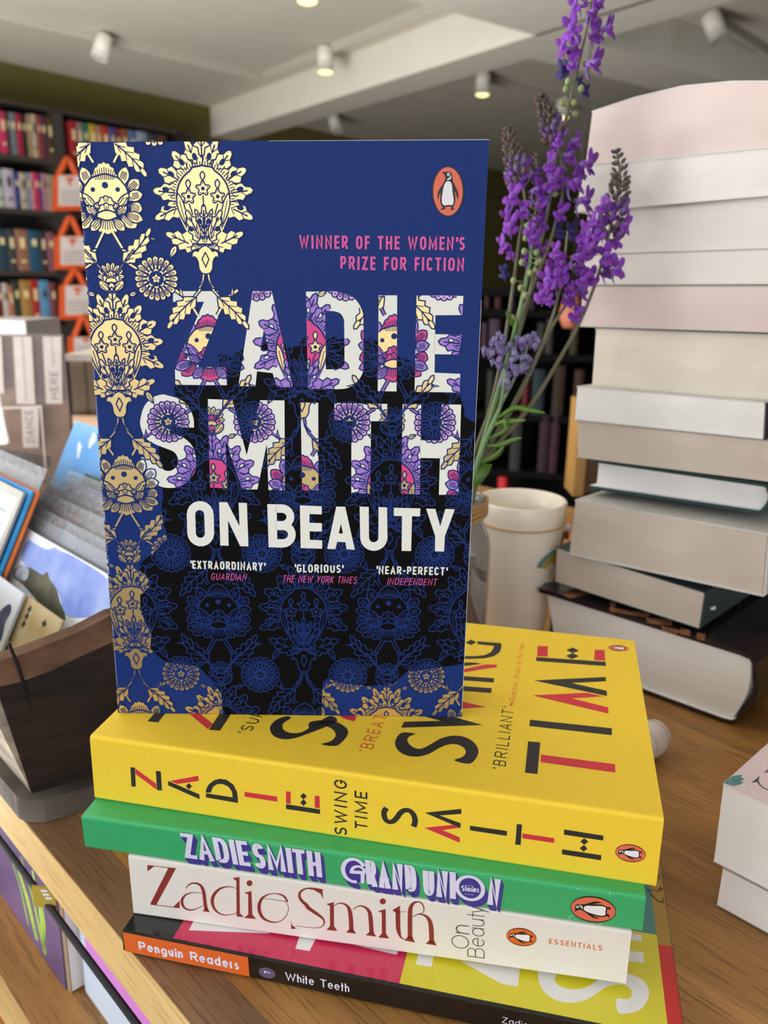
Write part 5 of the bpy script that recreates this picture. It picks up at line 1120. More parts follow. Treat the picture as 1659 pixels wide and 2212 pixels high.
# prints standing in the box, leaning away from the window, faces parallel to the table edge
PH = math.radians(27); PU = (ZA * math.cos(PH) + A * math.sin(PH)).normalized(); PNm = (-A * math.cos(PH) + ZA * math.sin(PH)).normalized()
def card(name, label, cat, px, off, side, wid, m, prints=None, thick=.0016, group=None, clearm=None, bottom=.014, sub=None):
    """px: visible top corner; side 'far': card runs from it towards us, 'near': away from us"""
    O = bx0 + A * off; c = Pp(px[0], px[1], O, PNm); d = -B if side == 'far' else B
    h = (c.z - bottom) / PU.z
    t = thing(name, label, cat, c + d * wid * .5 - PU * h, group)
    F = Face(c, d, -PU); mb = MB(); mb.box(c - PU * h, d * wid, -PNm * thick, PU * h, m)
    if prints: prints(F, mb, wid, h)
    mb.build('card' if cat != 'frame' else 'board', t)
    if sub: sub(t, c, d, wid, h)
    if clearm:
        mb = MB(); o_ = c - PU * h + PNm * .0006; mb.add([o_ - d * .004, o_ + d * (wid + .004), o_ + d * (wid + .004) + PU * (h + .006), o_ + PU * (h + .006) - d * .004], [(0, 1, 2, 3)], clearm); tag(mb.build('sleeve', t), 'clear plastic sleeve')
    return t, F
M_cell = clear('cellophane', (226, 228, 232), .07, .12, .22); M_acr = clear('acrylic', (240, 240, 240), .04, .03, .04)
M_cw = mat('card_white', (226, 234, 246), .7, var=.02); M_peri = mat('watercolour_periwinkle', (118, 140, 226), .7, rgb2=(176, 196, 246), vscale=28); M_hill = mat('watercolour_olive', (64, 66, 54), .7, rgb2=(110, 108, 84), vscale=60); M_wgrey = mat('watercolour_grey', (128, 136, 150), .7, rgb2=(180, 186, 200), vscale=90)
M_ora = mat('card_orange', (244, 128, 62), .6); M_blu = mat('card_cyan_blue', (34, 142, 222), .55, rgb2=(70, 176, 240), vscale=20); M_mat_ = mat('mount_grey', (180, 180, 172), .7); M_mw = mat('mount_white', (226, 232, 236), .7); M_gln = mat('mount_green_line', (112, 138, 128), .7); M_pblue = mat('picture_pale_blue', (190, 214, 238), .6, rgb2=(216, 230, 244), vscale=30)
M_crm = mat('card_cream', (214, 200, 162), .7, rgb2=(188, 160, 96), vscale=40); M_nvb = mat('print_navy_blotch', (52, 58, 96), .7, rgb2=(90, 96, 130), vscale=60); M_g1 = mat('card_warm_grey', (176, 170, 164), .7, rgb2=(140, 130, 124), vscale=20); M_g2 = mat('card_dusty_red', (124, 90, 84), .7, rgb2=(168, 160, 154), vscale=14); M_g3 = mat('card_cool_grey', (166, 172, 184), .7, rgb2=(196, 198, 206), vscale=20); M_lil2 = mat('card_lilac_white', (200, 200, 232), .7, rgb2=(176, 178, 214), vscale=20); M_dgr = mat('card_grey_green', (78, 112, 98), .7)
def watercolour(F, mb, w_, h):
    F.pxpoly(mb, smooth([(62,1166),(72,1172),(100,1187),(118,1183),(130,1190),(160,1203),(240,1258),(245,1320),(170,1335),(140,1325),(128,1285),(110,1265),(85,1240),(60,1228),(47,1207),(50,1182)]), M_peri, 1)
    F.pxpoly(mb, smooth([(38,1224),(65,1226),(92,1242),(102,1235),(108,1252),(122,1272),(130,1300),(142,1338),(110,1340),(75,1292),(50,1264),(28,1245)]), M_hill, 2); F.pxpoly(mb, smooth([(42,1220),(60,1226),(62,1240),(54,1254),(32,1244)]), M_wgrey, 3)
card('art_print', 'white watercolour print with blue sky and olive hills in front of the sleeves', 'print', (50, 1137), .020, 'far', .13, M_cw, watercolour)
card('art_print', 'orange card edge just left of the watercolour print', 'print', (83, 1062), .0135, 'near', .16, M_ora)
card('art_print', 'bright blue card edge between the orange card and the mounted picture', 'print', (70, 1061), .0105, 'near', .16, M_blu)
def mount(F, mb, w_, h):
    s = 1 if F.to2((40, 1200))[1] > F.to2((60, 1065))[1] else -1
    r = lambda x0, y0, x1, y1: [(x0, s * y0), (x1, s * y0), (x1, s * y1), (x0, s * y1)]
    F.poly(mb, r(.005, .005, w_ - .005, h), M_mw, 1); F.poly(mb, r(.013, .0145, w_ - .013, h), M_gln, 2); F.poly(mb, r(.014, .0155, w_ - .014, h), M_mw, 3); F.poly(mb, r(.0165, .019, w_ - .016, h), M_pblue, 4)
card('mounted_picture', 'pale picture in a white and grey mount at the left edge of the photo', 'picture', (51, 1064), .0065, 'near', .15, M_mat_, mount)
card('art_print', 'grey backed print in a clear sleeve standing above the orange card', 'print', (91, 1032), .0165, 'near', .16, M_g1, None, clearm=M_cell)
def creamtext(F, mb, w_, h):
    for (x, y) in ((47, 1352), (54, 1335), (60, 1320)): F.tris(mb, strip([F.to2((x, y)), F.to2((x + 8, y - 8))], .0032), M_gry, 1)
    F.pxpoly(mb, [(90, 1345), (99, 1338), (101, 1350), (93, 1356)], M_gry, 1)
card('postcard', 'cream postcard with dark writing just behind the box rim', 'postcard', (55, 1284), .0105, 'far', .05, M_crm, creamtext)
def blot(F, mb, w_, h): F.pxpoly(mb, smooth([(5, 1315), (22, 1305), (24, 1322), (12, 1345), (2, 1385), (-20, 1390), (-20, 1350)]), M_nvb, 1)
card('postcard', 'white postcard with a navy blotch at the left edge above the box', 'postcard', (51, 1283), .0065, 'near', .05, M_cw, blot)
for (px, off, wd, m_, lb) in (((66, 1108), .026, .14, M_g3, 'cool grey print in a clear sleeve directly behind the watercolour'), ((80, 1074), .032, .14, M_g2, 'reddish grey print in a clear sleeve, second behind the watercolour'), ((104, 1046), .040, .13, M_g1, 'warm grey print in a clear sleeve, third behind the watercolour'), ((150, 1036), .047, .12, M_lil2, 'lilac white print in a sleeve next to the brass handle')):
    card('art_print', lb, 'print', px, off, 'far', wd, m_, None, clearm=M_cell, group='prints in clear sleeves')
def sky(F, mb, w_, h): F.tris(mb, strip([F.to2(p) for p in ((168, 990), (172, 968), (170, 955))], [.002, .006, .002]), M_cw, 1); F.tris(mb, strip([F.to2(p) for p in ((192, 968), (200, 952), (203, 935))], [.003, .009, .003]), M_cw, 1)
card('greeting_card', 'sky blue card standing behind the sleeves beside the navy book', 'card', (163, 909), .062, 'far', .12, mat('card_sky_blue', (92, 164, 236), .5, rgb2=(146, 196, 244), vscale=14), sky)
card('greeting_card', 'grey green card half hidden under the brass handle', 'card', (184, 1022), .054, 'far', .10, M_dgr)
M_brass = mat('brass', (150, 116, 56), .28, metal=1.0, var=.08)
mb = MB(); hp = [Pd(x, y, .60) for x, y in ((164, 1120), (164, 1062), (168, 1042), (178, 1022), (196, 1004), (220, 992), (250, 990), (276, 1004), (290, 1030), (294, 1062))]
lowl = V3((hp[0].x, hp[0].y, .0005)); hp = [lowl] + hp[1:] + [V3((hp[-1].x, hp[-1].y, .0005))]
mb.tube(smoothopen(hp, 3), .0028, M_brass, 10); mb.ball(Pd(177, 1018, .5965), .0016, .0016, .0016, M_brass, 8, 5); o = mb.build('brass_handle', None, True); tag(o, 'curved brass hoop handle rising beside the blue card', 'handle')
# ------------------------------------------------------------ acrylic holder with tags
hd = .98; HO = Pd(80, 860, hd); HN = V3((.12, -1, 0)).normalized(); HU = V3((1, .12, 0)).normalized(); HF = Face(HO, HU, ZA)
M_hb = mat('picture_sepia', (120, 84, 66), .6, rgb2=(188, 148, 116), vscale=7); M_tagw = mat('tag_white', (166, 158, 154), .6)
hp0 = Pp(-60, 1012, HO, HN); hp1 = Pp(158, 1020, HO, HN); hz = Pp(156, 726, HO, HN).z
th_ = thing('display_holder', 'sepia picture in a clear acrylic display holder with white tags at left', 'display holder', V3((HO.x, HO.y, 0)))
mb = MB(); b0_ = V3((hp0.x, hp0.y, .001)); mb.box(b0_ - HN * .004, HU * (hp1 - hp0).dot(HU), -HN * .006, ZA * (hz - .001), M_hb)
HF2 = Face(b0_ - HN * .004, HU, ZA)
HF2.pxpoly(mb, [(-60, 960), (110, 985), (110, 1010), (-60, 1010)], M_dkb, 1)
mb.build('picture', th_)
mb = MB(); mb.box(b0_ + HN * .006 - HU * .004, HU * ((hp1 - hp0).dot(HU) + .008), HN * .002, ZA * (hz + .002), M_acr); tag(mb.build('clear_front', th_), 'clear acrylic front sheet')
HF3 = Face(b0_ + HN * .0085, HU, ZA)
def tagstrip(px, txt=None, t0=None, t1=None, tt=None, bar=None):
    q = [HF3.to2(p) for p in px]; mb = MB(); HF3.poly(mb, q, M_tagw, 2)
    if bar: HF3.tris(mb, strip([HF3.to2(p) for p in bar], .0022), mat('tag_slot_grey', (140, 132, 130), .6), 4)
    if txt: lettering(HF3, mb, txt, t0, t1, tt, M_gry, wt=.12, rr=.4, gap=.35, asp=.6, layer=6)
    mb.build('tag', th_)
tagstrip([(92, 727), (132, 727), (135, 872), (100, 872)], "HERE", (126, 862), (124, 802), (109, 861), bar=((111, 728), (116, 792)))
tagstrip([(28, 727), (68, 727), (76, 874), (36, 872)], None, bar=((48, 728), (57, 868)))
tagstrip([(-40, 727), (3, 727), (9, 850), (-40, 850)])
tagstrip([(46, 882), (84, 880), (84, 967), (50, 967)], "DANCE", (75, 956), (70, 886), (58, 956))
mb = MB(); HF3.tris(mb, strip([HF3.to2(p) for p in ((-50, 884), (88, 878), (98, 1010))], .0016), mat('acrylic_edge', (196, 186, 180), .3), 3); mb.build('clear_edge', th_)
mb = MB(); w0 = Pd(-70, 722, 1.12); w1 = Pd(57, 722, 1.12); 
w_b = V3((w0.x, w0.y, .001)); mb.box(w_b, V3((w1.x - w0.x, w1.y - w0.y, 0)), V3((0, .12, 0)), ZA * (Pd(50, 692, 1.12).z - .001), mat('box_white', (170, 168, 172), .6)); o = mb.build('white_box'); tag(o, 'plain white box standing behind the acrylic display holder', 'box')
# taupe slatted crate behind, with pale boards
cr = thing('slatted_crate', 'taupe slatted crate with a white top ledge left of the navy book', 'crate', V3(Pd(180, 912, 1.3)) * 1); c_0 = Pd(158, 900, 1.3); c_1 = Pd(330, 900, 1.3); cr.location = V3((c_0.x + .06, c_0.y + .05, 0)); cu = (c_1 - c_0); cu.z = 0; cl_ = cu.length; cu.normalize(); cb = V3((-cu.y, cu.x, 0))
M_tp = mat('slat_taupe', (110, 96, 82), .7, var=.06); M_bei = mat('board_beige', (202, 174, 146), .7); M_wl = mat('ledge_white', (216, 212, 208), .5)
zt = Pd(180, 776, 1.3).z; zb_ = Pd(180, 897, 1.3).z; g_ = V3((c_0.x, c_0.y, 0))
for k in range(5): mb = MB(); mb.box(g_ + cu * (k * cl_ / 5 + .001) + ZA * zb_, cu * (cl_ / 5 - .002), cb * .01, ZA * (zt - zb_), M_tp); mb.build('slat', cr)
mb = MB(); mb.box(g_ - cu * .003 - cb * .008 + ZA * zt, cu * (cl_ + .006), cb * .14, ZA * .010, M_wl); tag(mb.build('ledge', cr), 'white top ledge')
mb = MB(); mb.box(g_ - cb * .004 + ZA * .0005, cu * cl_, cb * .13, ZA * (zb_ - .0005), M_bei); tag(mb.build('base', cr), 'beige base board')
mb = MB(); mb.box(g_ + cb * .012 + ZA * zb_, cu * cl_, cb * .11, ZA * (zt - zb_), M_tp); mb.build('body', cr)
# ------------------------------------------------------------ mug and jar
M_cer = mat('ceramic_cream', (244, 236, 222), .3, var=.02, vscale=20, coat=.3)
MD = .56; mc = Pd(1128, 1078, MD); MH = mc.z; mc = V3((mc.x, mc.y, 0.0005)); R1 = .0312; R0 = .0205
mug = thing('mug', 'tall tapering cream mug with a small rainbow beside the glass jar', 'mug', mc)
pr = [(0, 0), (R0 * .96, 0), (R0, .002)] + [(R0 + (R1 - R0) * (k / 8) ** .9, .002 + (MH - .002) * k / 8) for k in range(1, 8)] + [(R1 - .0004, MH - .0012), (R1 - .0014, MH), (R1 - .0028, MH - .001)] + [(R0 - .003 + (R1 - R0) * (k / 8) ** .9, .006 + (MH - .008) * k / 8) for k in range(7, -1, -1)] + [(0, .006)]
mb = MB(); mb.lathe(pr, mc, M_cer, 56); mb.build('body', mug, True)
lf = -rt; hx = lambda p, z: mc + V3((lf.x, lf.y, 0)).normalized() * p + ZA * z
mb = MB(); hp = [hx(R1 * .92, MH * .80), hx(R1 + .006, MH * .82), hx(R1 + .011, MH * .70), hx(R1 + .010, MH * .5), hx(R1 + .003, MH * .33), hx(R0 + .002, MH * .25)]
mb.tube(smoothopen(hp, 4), .0036, M_cer, 12); mb.build('handle', mug, True)
def onmug(ang, z, lift=.0003):
    k = max(0, min(1, (z - .002) / (MH - .002))); r = R0 + (R1 - R0) * k ** .9 + lift; return mc + V3((math.cos(ang) * r, math.sin(ang) * r, z))
rm = MB()
for i, c_ in enumerate(((104, 146, 154), (122, 150, 122), (182, 168, 52), (196, 152, 54))):
    m_ = mat('rainbow_band_%s' % ('blue', 'green', 'yellow', 'amber')[i], c_, .4); ra, rb_ = .0150 - i * .0023, .0150 - (i + 1) * .0023
    N_ = 14; vs = []
    for k in range(N_ + 1):
        a = math.radians(8 + 155 * k / N_)
        for r_ in (ra, rb_): vs.append(onmug(-pi / 2 + .82 + r_ * math.cos(a) / .027, MH * .555 + r_ * math.sin(a), .00035))
    rm.add(vs, [(2 * k, 2 * k + 1, 2 * k + 3, 2 * k + 2) for k in range(N_)], m_)
tag(rm.build('rainbow', mug), 'small printed rainbow')
mb = MB(); N_ = 8; vs = []
for k in range(N_ + 1):
    for z in (MH * .465, MH * .435): vs.append(onmug(-pi / 2 + .55 + .7 * k / N_, z + .001 * math.sin(k), .00035))
mb.add(vs, [(2 * k, 2 * k + 1, 2 * k + 3, 2 * k + 2) for k in range(N_)], mat('print_grey_blue', (128, 142, 146), .5)); tag(mb.build('printed_mark', mug), 'grey blue printed mark')
mb = MB(); mb.tube([onmug(2 * pi * k / 48, MH * .86 + .0012 * math.sin(2 * pi * k / 48), .0006) for k in range(49)], .0008, mat('band_tan', (198, 164, 118), .6), 8, False); tag(mb.build('rubber_band', mug), 'thin tan band')
M_gl = clear('jar_glass', (214, 210, 204), .12, .03, .10); M_wat = clear('water', (206, 200, 190), .05, .02, .12); M_tw = mat('twine', (176, 140, 92), .9, var=.2, vscale=800)
JD = .50; jb = Pd(937, 1200, JD); jx = V3((jb.x, jb.y, .0005)); zj = lambda y: Pd(1040, y, JD).z
jar = thing('glass_jar', 'clear glass jar with twine round its neck holding the flowers behind the navy book', 'jar', jx)
zt_, zn, zs = zj(1062), zj(1112), zj(1165); rn_, rb2 = .0290, .0345
mb = MB(); prj = [(0, 0), (rb2 * .9, 0), (rb2, .004), (rb2, zs - .004), (rb2 * .97, zs + .003), (rn_, zn), (rn_, zt_ - .004), (rn_ + .0012, zt_ - .002), (rn_, zt_), (rn_ - .002, zt_ - .002), (rn_ - .0018, zn), (rb2 * .92, zs), (rb2 - .0025, zs - .006), (rb2 - .0025, .006), (0, .005)]
mb.lathe(prj, jx, M_gl, 48); mb.build('glass', jar, True)
mb = MB(); mb.lathe([(0, .0062), (rb2 - .003, .0068), (rb2 - .003, zs * .7), (0, zs * .7)], jx, M_wat, 40); mb.build('water', jar, True)
mb = MB()
for k in range(4): mb.tube([jx + V3((math.cos(2 * pi * i / 40) * (rn_ + .0016), math.sin(2 * pi * i / 40) * (rn_ + .0016), zn + .0035 + k * .0026 + .0006 * math.sin(i * .7 + k))) for i in range(41)], .0015, M_tw, 8, False)
tag(mb.build('twine', jar), 'tan twine wound round the neck')
# small ornament between mug and stack
orn = thing('small_ornament', 'tiny red and green ornament with a white bead beside the mug', 'ornament', V3((Pd(1222, 1178, .575).x, Pd(1222, 1178, .575).y, .0005))); mb = MB(); p = Pd(1227, 1141, .575); mb.ball(p, .0028, .0028, .0028, mat('bead_white', (220, 218, 240), .3), 12, 8); mb.build('bead', orn, True)
mb = MB(); mb.box(Pd(1222, 1165, .575), V3((.0022, 0, 0)), V3((0, .003, 0)), ZA * .007, mat('ornament_red', (170, 60, 50), .5)); mb.build('red_piece', orn); mb = MB(); pa_ = Pd(1208, 1176, .575); mb.tube([V3((pa_.x, pa_.y, .0006)), pa_, Pd(1219, 1148, .575)], .002, mat('ornament_green', (74, 100, 74), .5), 8); mb.build('green_piece', orn)
# ------------------------------------------------------------ bookcases at the far walls
M_case = mat('bookcase_black', (30, 27, 25), .55, var=.1, vscale=20); M_casel = mat('bookcase_edge', (54, 49, 45), .5, var=.05)
BO = W0 + RX * .32; BO = V3((BO.x, BO.y, 0))
def onw(x, y, o=0.0): return Pp(x, y, BO + RX * o, RX)
bc = thing('bookcase', 'tall black bookcase full of colourful spines along the left wall', 'bookcase', V3((onw(60, 400).x, onw(60, 400).y, FLZ)))
L0 = onw(-220, 400); L1 = onw(420, 400); along = (L1 - L0); along.z = 0; clen = along.length; along.normalize()
if along.dot(WA) < 0: along = -along
ROWY = [338, 452, 585, 704]                      # foot of each row of books at x = 60
ROWZ = [onw(60, y).z for y in ROWY]; topz = onw(60, 232).z; headz = onw(0, 214).z
cb0 = lambda z: V3((L0.x, L0.y, z))
mb = MB(); mb.box(cb0(FLZ) - RX * .30, along * clen, RX * .012, ZA * (headz - FLZ), M_case); mb.build('back_panel', bc)
mb = MB(); mb.box(cb0(topz) - RX * .29, along * clen, RX * .30, ZA * (headz - topz), M_casel); mb.build('cornice', bc)
pitch = (ROWZ[0] - ROWZ[3]) / 3
for z in ROWZ + [ROWZ[3] - pitch, ROWZ[3] - 2 * pitch, ROWZ[3] - 3 * pitch]:
    mb = MB(); mb.box(cb0(z - .028) - RX * .288, along * clen, RX * .29, ZA * .027, M_casel); mb.build('shelf', bc)
for x in (-150, 134, 395):
    p = onw(x, 400); mb = MB(); mb.box(V3((p.x, p.y, FLZ)) - RX * .29 - along * .03, along * .06, RX * .30, ZA * (headz - FLZ), M_casel if x == 134 else M_case); mb.build('upright', bc)
M_gilt = mat('spine_gilt', (214, 196, 150), .5)
ORD = ['first', 'second', 'third', 'fourth', 'fifth', 'sixth', 'seventh', 'eighth', 'ninth', 'tenth', 'eleventh', 'twelfth']
def spine(label, p0, p1, z0, h, m, out, deep, grp, tilt=0.0, bands=True):
    d = p1 - p0; d.z = 0; w_ = d.length; d.normalize(); p = V3((p0.x, p0.y, z0)) + d * .001; w_ -= .002
    th = thing('shelved_book', label, 'book', p + d * w_ * .5, grp); mb = MB()
    pr = [(0, -.004), (w_ * .12, -.001), (w_ * .5, .001), (w_ * .88, -.001), (w_, -.004)]
    v = [p + d * x + out * (y + .0) for x, y in pr] + [p + d * w_ - out * deep, p - out * deep]; k = len(v); sh = d * (h * math.tan(tilt))
    t_ = [q + ZA * h + sh for q in v]
    mb.add(v + t_, [tuple(range(k))[::-1], tuple(range(k, 2 * k))] + [(i, (i + 1) % k, k + (i + 1) % k, k + i) for i in range(k)], m)
    if bands:
        rb_ = random.random()
        for a_, b_ in (((.62, .78),) if rb_ < .5 else ((.2, .26), (.55, .8))):
            q = [p + d * (w_ * .3) + out * .0016, p + d * (w_ * .7) + out * .0016]; q0 = [x + ZA * h * a_ + sh * a_ for x in q]; q1 = [x + ZA * h * b_ + sh * b_ for x in q]
            mb.add([q0[0], q0[1], q1[1], q1[0]], [(0, 1, 2, 3)], M_gilt if sum(m_rgb[m.name]) < 420 else M_gry)
    mb.build('cover', th); mb = MB(); mb.box(p + d * w_ * .1 + ZA * .003 - out * (deep + .002), d * w_ * .8, out * .01, ZA * (h - .008), M_page); mb.build('page_block', th)
m_rgb = {}
def bm(name, rgb): m_ = mat('spine_' + name.replace(' ', '_'), tuple(int(v * .86) for v in rgb), .65, var=.15, vscale=30, spec=.2); m_rgb[m_.name] = rgb; return m_
ROWS = [
 [(1,17,'raspberry pink',(190,52,92)),(17,24,'dark green',(46,58,46)),(24,38,'grey blue',(112,116,128)),(38,50,'crimson',(164,34,62)),(50,60,'black brown',(44,36,32)),(60,70,'sand',(156,130,98)),(70,82,'stone',(180,166,142)),(82,90,'rust',(150,66,58)),(90,102,'plum',(94,50,72)),(103,116,'black and gold',(76,62,42))],
 [(-6,10,'pale mint',(168,184,172)),(10,33,'pale lilac',(186,174,190)),(33,44,'navy',(46,52,122)),(44,60,'cream',(182,168,150)),(60,68,'slate blue',(120,132,160)),(68,74,'pale pink',(216,150,150)),(74,86,'magenta',(190,48,92)),(86,92,'violet',(78,62,128)),(92,104,'dusky rose',(164,126,132)),(104,110,'ivory',(178,160,144)),(110,119,'sea green',(84,140,118))],
 [(-4,18,'petrol',(44,66,78)),(18,37,'dark grey',(66,66,70)),(37,63,'terracotta',(150,108,84)),(63,88,'deep teal',(36,86,110)),(88,103,'charcoal',(54,50,52)),(103,121,'mauve',(138,88,104))],
 [(-4,8,'maroon',(100,34,40)),(8,21,'off white',(196,186,176)),(21,32,'coral',(176,110,84)),(32,47,'bottle green',(44,56,50)),(47,71,'ochre',(170,132,72)),(71,88,'scarlet',(168,44,44)),(88,110,'sky blue',(92,150,190)),(110,126,'dusty pink',(124,66,72))]]
TOPY = [[245,246,248,250,252,252,252,254,256,258], [368,366,372,374,374,374,374,376,376,378,378], [494,496,496,498,500,502], [612,612,616,606,606,604,606,610]]
for r, row in enumerate(ROWS):
    for i, (x0, x1, nm, rgb) in enumerate(row):
        p0 = onw(x0, ROWY[r] - 40); p1 = onw(x1, ROWY[r] - 40); h = onw((x0 + x1) / 2, TOPY[r][i] - (4 if r == 0 else 0)).z - ROWZ[r]
        spine('%s spine on the %s shelf down of the left bookcase' % (nm, ORD[r]), p0, p1, ROWZ[r] + .0002, min(h, pitch - .035), bm(nm, rgb), RX * 1.0, .16, 'spines on the left bookcase', 0.0)
R2 = [(152,168,'crimson red',(158,40,46)),(168,180,'pinkish grey',(150,116,116)),(180,194,'teal green',(40,112,96)),(194,210,'mustard yellow',(190,160,44)),(210,220,'faded pink',(176,120,104)),(220,238,'tomato red',(176,62,46)),(238,250,'royal blue',(52,84,150)),(250,262,'wine red',(120,42,56)),(262,278,'rust orange',(160,82,48)),(278,296,'steel blue',(84,116,156)),(296,318,'pale grey blue',(150,162,178)),(318,340,'dark slate',(60,66,78)),(340,362,'brown',(96,62,44))]
for i, (x0, x1, nm, rgb) in enumerate(R2):
    p0 = onw(x0, 300); p1 = onw(x1, 300); h = onw((x0 + x1) / 2, 262 + .16 * (x0 - 150)).z - ROWZ[0]
    spine('%s spine in the bookcase bay just above the navy book' % nm, p0, p1, ROWZ[0] + .0002, min(h, pitch - .02), bm(nm, rgb), RX * 1.0, .16, 'spines in the bay above the navy book')
# ------------------------------------------------------------ bags hanging from the bookcase upright
M_bag = mat('bag_orange', (206, 82, 30), .6, var=.08); M_lab = mat('bag_label', (214, 204, 200), .6, var=.02); M_lt = mat('bag_text_grey', (150, 136, 134), .6)
for n_, (x0, x1, y0, y1, hy, lb) in enumerate(((122, 178, 378, 455, 338, 'topmost orange handled white bag hanging beside the bookcase'), (126, 186, 510, 582, 466, 'second orange handled white bag down the bookcase upright'), (137, 196, 616, 690, 580, 'third orange handled white bag down, just above the display holder'), (156, 214, 728, 772, 680, 'lowest orange handled bag, half hidden behind the display holder'))):
    o = .06 + .035 * n_; q = [onw(x, y, o) for x, y in ((x0, y1), (x1, y1), (x1, y0), (x0, y0))]
    bt = thing('hanging_bag', lb, 'bag', q[0] * .5 + q[1] * .5, 'orange handled bags on the upright')
    mb = MB(); dn = -RX * .05; mb.hexa([q[0], q[1], q[1] + dn, q[0] + dn, q[3], q[2], q[2] + dn, q[3] + dn], M_bag); mb.build('bag', bt)
    F = Face(q[0], q[1] - q[0], ZA, .0006, .0006); mb = MB(); s = lambda a, b_: (x0 + (x1 - x0) * a, y1 + (y0 - y1) * b_)
    F.pxpoly(mb, [s(.08, .14), s(.99, .14), s(.98, .98), s(.06, .98)], M_lab, 1)
    F.pxpoly(mb, [s(.46, .70), s(.56, .70), s(.56, .84), s(.66, .84), s(.66, .93), s(.36, .93), s(.36, .84), s(.46, .84)], M_bag, 2)
    for v in (.22, .32, .42, .52): F.pxpoly(mb, [s(.16, v), s(.9, v), s(.9, v + .035), s(.16, v + .035)], M_lt, 2)
    mb.build('label', bt)
    mb = MB(); hp = [onw(x0 + (x1 - x0) * .14, y0 + 2, o), onw(x0 + (x1 - x0) * .28, (y0 + hy) / 2 + 4, o), onw(x0 + (x1 - x0) * .5, hy + 4, o), onw(x0 + (x1 - x0) * .72, (y0 + hy) / 2 + 6, o), onw(x0 + (x1 - x0) * .86, y0 + 3, o)]
    mb.tube([V3(p) - RX * .02 for p in smoothopen(hp, 4)], .0175, M_bag, 10); mb.build('handle', bt, True)
# ------------------------------------------------------------ dark bookcase beyond the flowers
GD = 3.0; GN = V3((-.25, -1, 0)).normalized(); GO = Pd(1140, 850, GD); GU = V3((-GN.y, GN.x, 0)); GU = GU if GU.x > 0 else -GU
ong = lambda x, y, o=0.0: Pp(x, y, GO + GN * o, GN)
M_case2 = mat('bookcase_shaded', (9, 8, 7), .9, var=.1, spec=.08)  # darker copy of the bookcase colour, low room light put into it
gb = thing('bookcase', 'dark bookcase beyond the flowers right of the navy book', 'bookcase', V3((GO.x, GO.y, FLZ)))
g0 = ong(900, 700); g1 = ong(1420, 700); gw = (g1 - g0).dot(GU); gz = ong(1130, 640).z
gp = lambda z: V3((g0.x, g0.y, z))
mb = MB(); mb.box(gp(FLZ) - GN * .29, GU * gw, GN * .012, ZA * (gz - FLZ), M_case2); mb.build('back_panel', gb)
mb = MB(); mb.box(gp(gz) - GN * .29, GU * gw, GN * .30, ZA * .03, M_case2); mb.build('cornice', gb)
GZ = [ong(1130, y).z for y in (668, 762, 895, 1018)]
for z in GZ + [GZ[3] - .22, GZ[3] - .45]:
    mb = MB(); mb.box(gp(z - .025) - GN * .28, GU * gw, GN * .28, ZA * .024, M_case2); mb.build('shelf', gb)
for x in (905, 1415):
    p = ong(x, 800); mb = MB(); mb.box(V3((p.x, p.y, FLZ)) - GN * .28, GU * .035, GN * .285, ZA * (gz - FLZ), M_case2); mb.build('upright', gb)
GB = [(0, 1046, 1056, 640, 'pinkish brown', (120, 70, 66)), (0, 1068, 1082, 642, 'blood red', (120, 24, 24)), (0, 1098, 1112, 645, 'dark brown', (60, 40, 32)), (0, 1140, 1156, 644, 'dark plum', (64, 34, 48)),
      (1, 1040, 1052, 698, 'dull pink', (130, 80, 110)), (1, 1056, 1080, 690, 'heather mauve', (110, 76, 118)), (1, 1160, 1178, 698, 'dark olive', (66, 62, 46)), (1, 1180, 1196, 690, 'dim grey', (96, 92, 90)), (1, 1232, 1250, 700, 'khaki brown', (104, 84, 46)),
      (2, 1052, 1066, 800, 'faded green', (70, 86, 62)), (2, 1128, 1142, 822, 'bright red', (196, 28, 28)), (2, 1150, 1178, 798, 'dark turquoise', (34, 76, 88)), (2, 1196, 1222, 790, 'dark chestnut', (92, 50, 22)), (2, 1240, 1262, 800, 'amber brown', (110, 64, 26)),
      (3, 1036, 1048, 930, 'brick red', (150, 50, 40)), (3, 1104, 1128, 905, 'slate grey', (88, 82, 84)), (3, 1166, 1190, 897, 'burgundy', (92, 34, 52)), (3, 1191, 1210, 899, 'dark rose', (110, 48, 66))]
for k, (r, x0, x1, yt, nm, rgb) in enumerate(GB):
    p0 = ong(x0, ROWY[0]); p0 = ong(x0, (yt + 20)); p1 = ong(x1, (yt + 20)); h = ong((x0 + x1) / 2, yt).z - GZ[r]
    spine('%s spine on the %s shelf down of the dark bookcase beyond the flowers' % (nm, ORD[r]), p0, p1, GZ[r] + .0002, min(h, .24), bm(nm + ' dim', tuple(int(v * .42) for v in rgb)), GN, .15, 'spines on the dark bookcase', 0, False)  # spine colours scaled down to paint in the dim end of the room
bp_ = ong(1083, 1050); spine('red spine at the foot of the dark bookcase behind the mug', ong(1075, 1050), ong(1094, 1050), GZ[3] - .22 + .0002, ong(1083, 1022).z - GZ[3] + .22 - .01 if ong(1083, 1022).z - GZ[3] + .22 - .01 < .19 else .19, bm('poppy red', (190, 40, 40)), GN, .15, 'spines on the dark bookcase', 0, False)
# terracotta ornament and small pale card behind the flowers
pd_ = 2.2; pc_ = Pd(1232, 672, pd_); 
mb = MB(); tr_ = .028; prf = [(0, -.045), (tr_ * .6, -.044), (tr_, -.02), (tr_ * 1.02, .0), (tr_ * .8, .03), (tr_ * .55, .05), (tr_ * .6, .06), (0, .06)]
mb.lathe(prf, pc_, mat('terracotta', (150, 88, 62), .7), 24); mb.tube([pc_ + ZA * .06, V3((pc_.x, pc_.y, CEZ))], .002, M_case, 6); o = mb.build('hanging_pot', None, True); tag(o, 'small terracotta pot hanging beyond the right flower stems', 'pot')
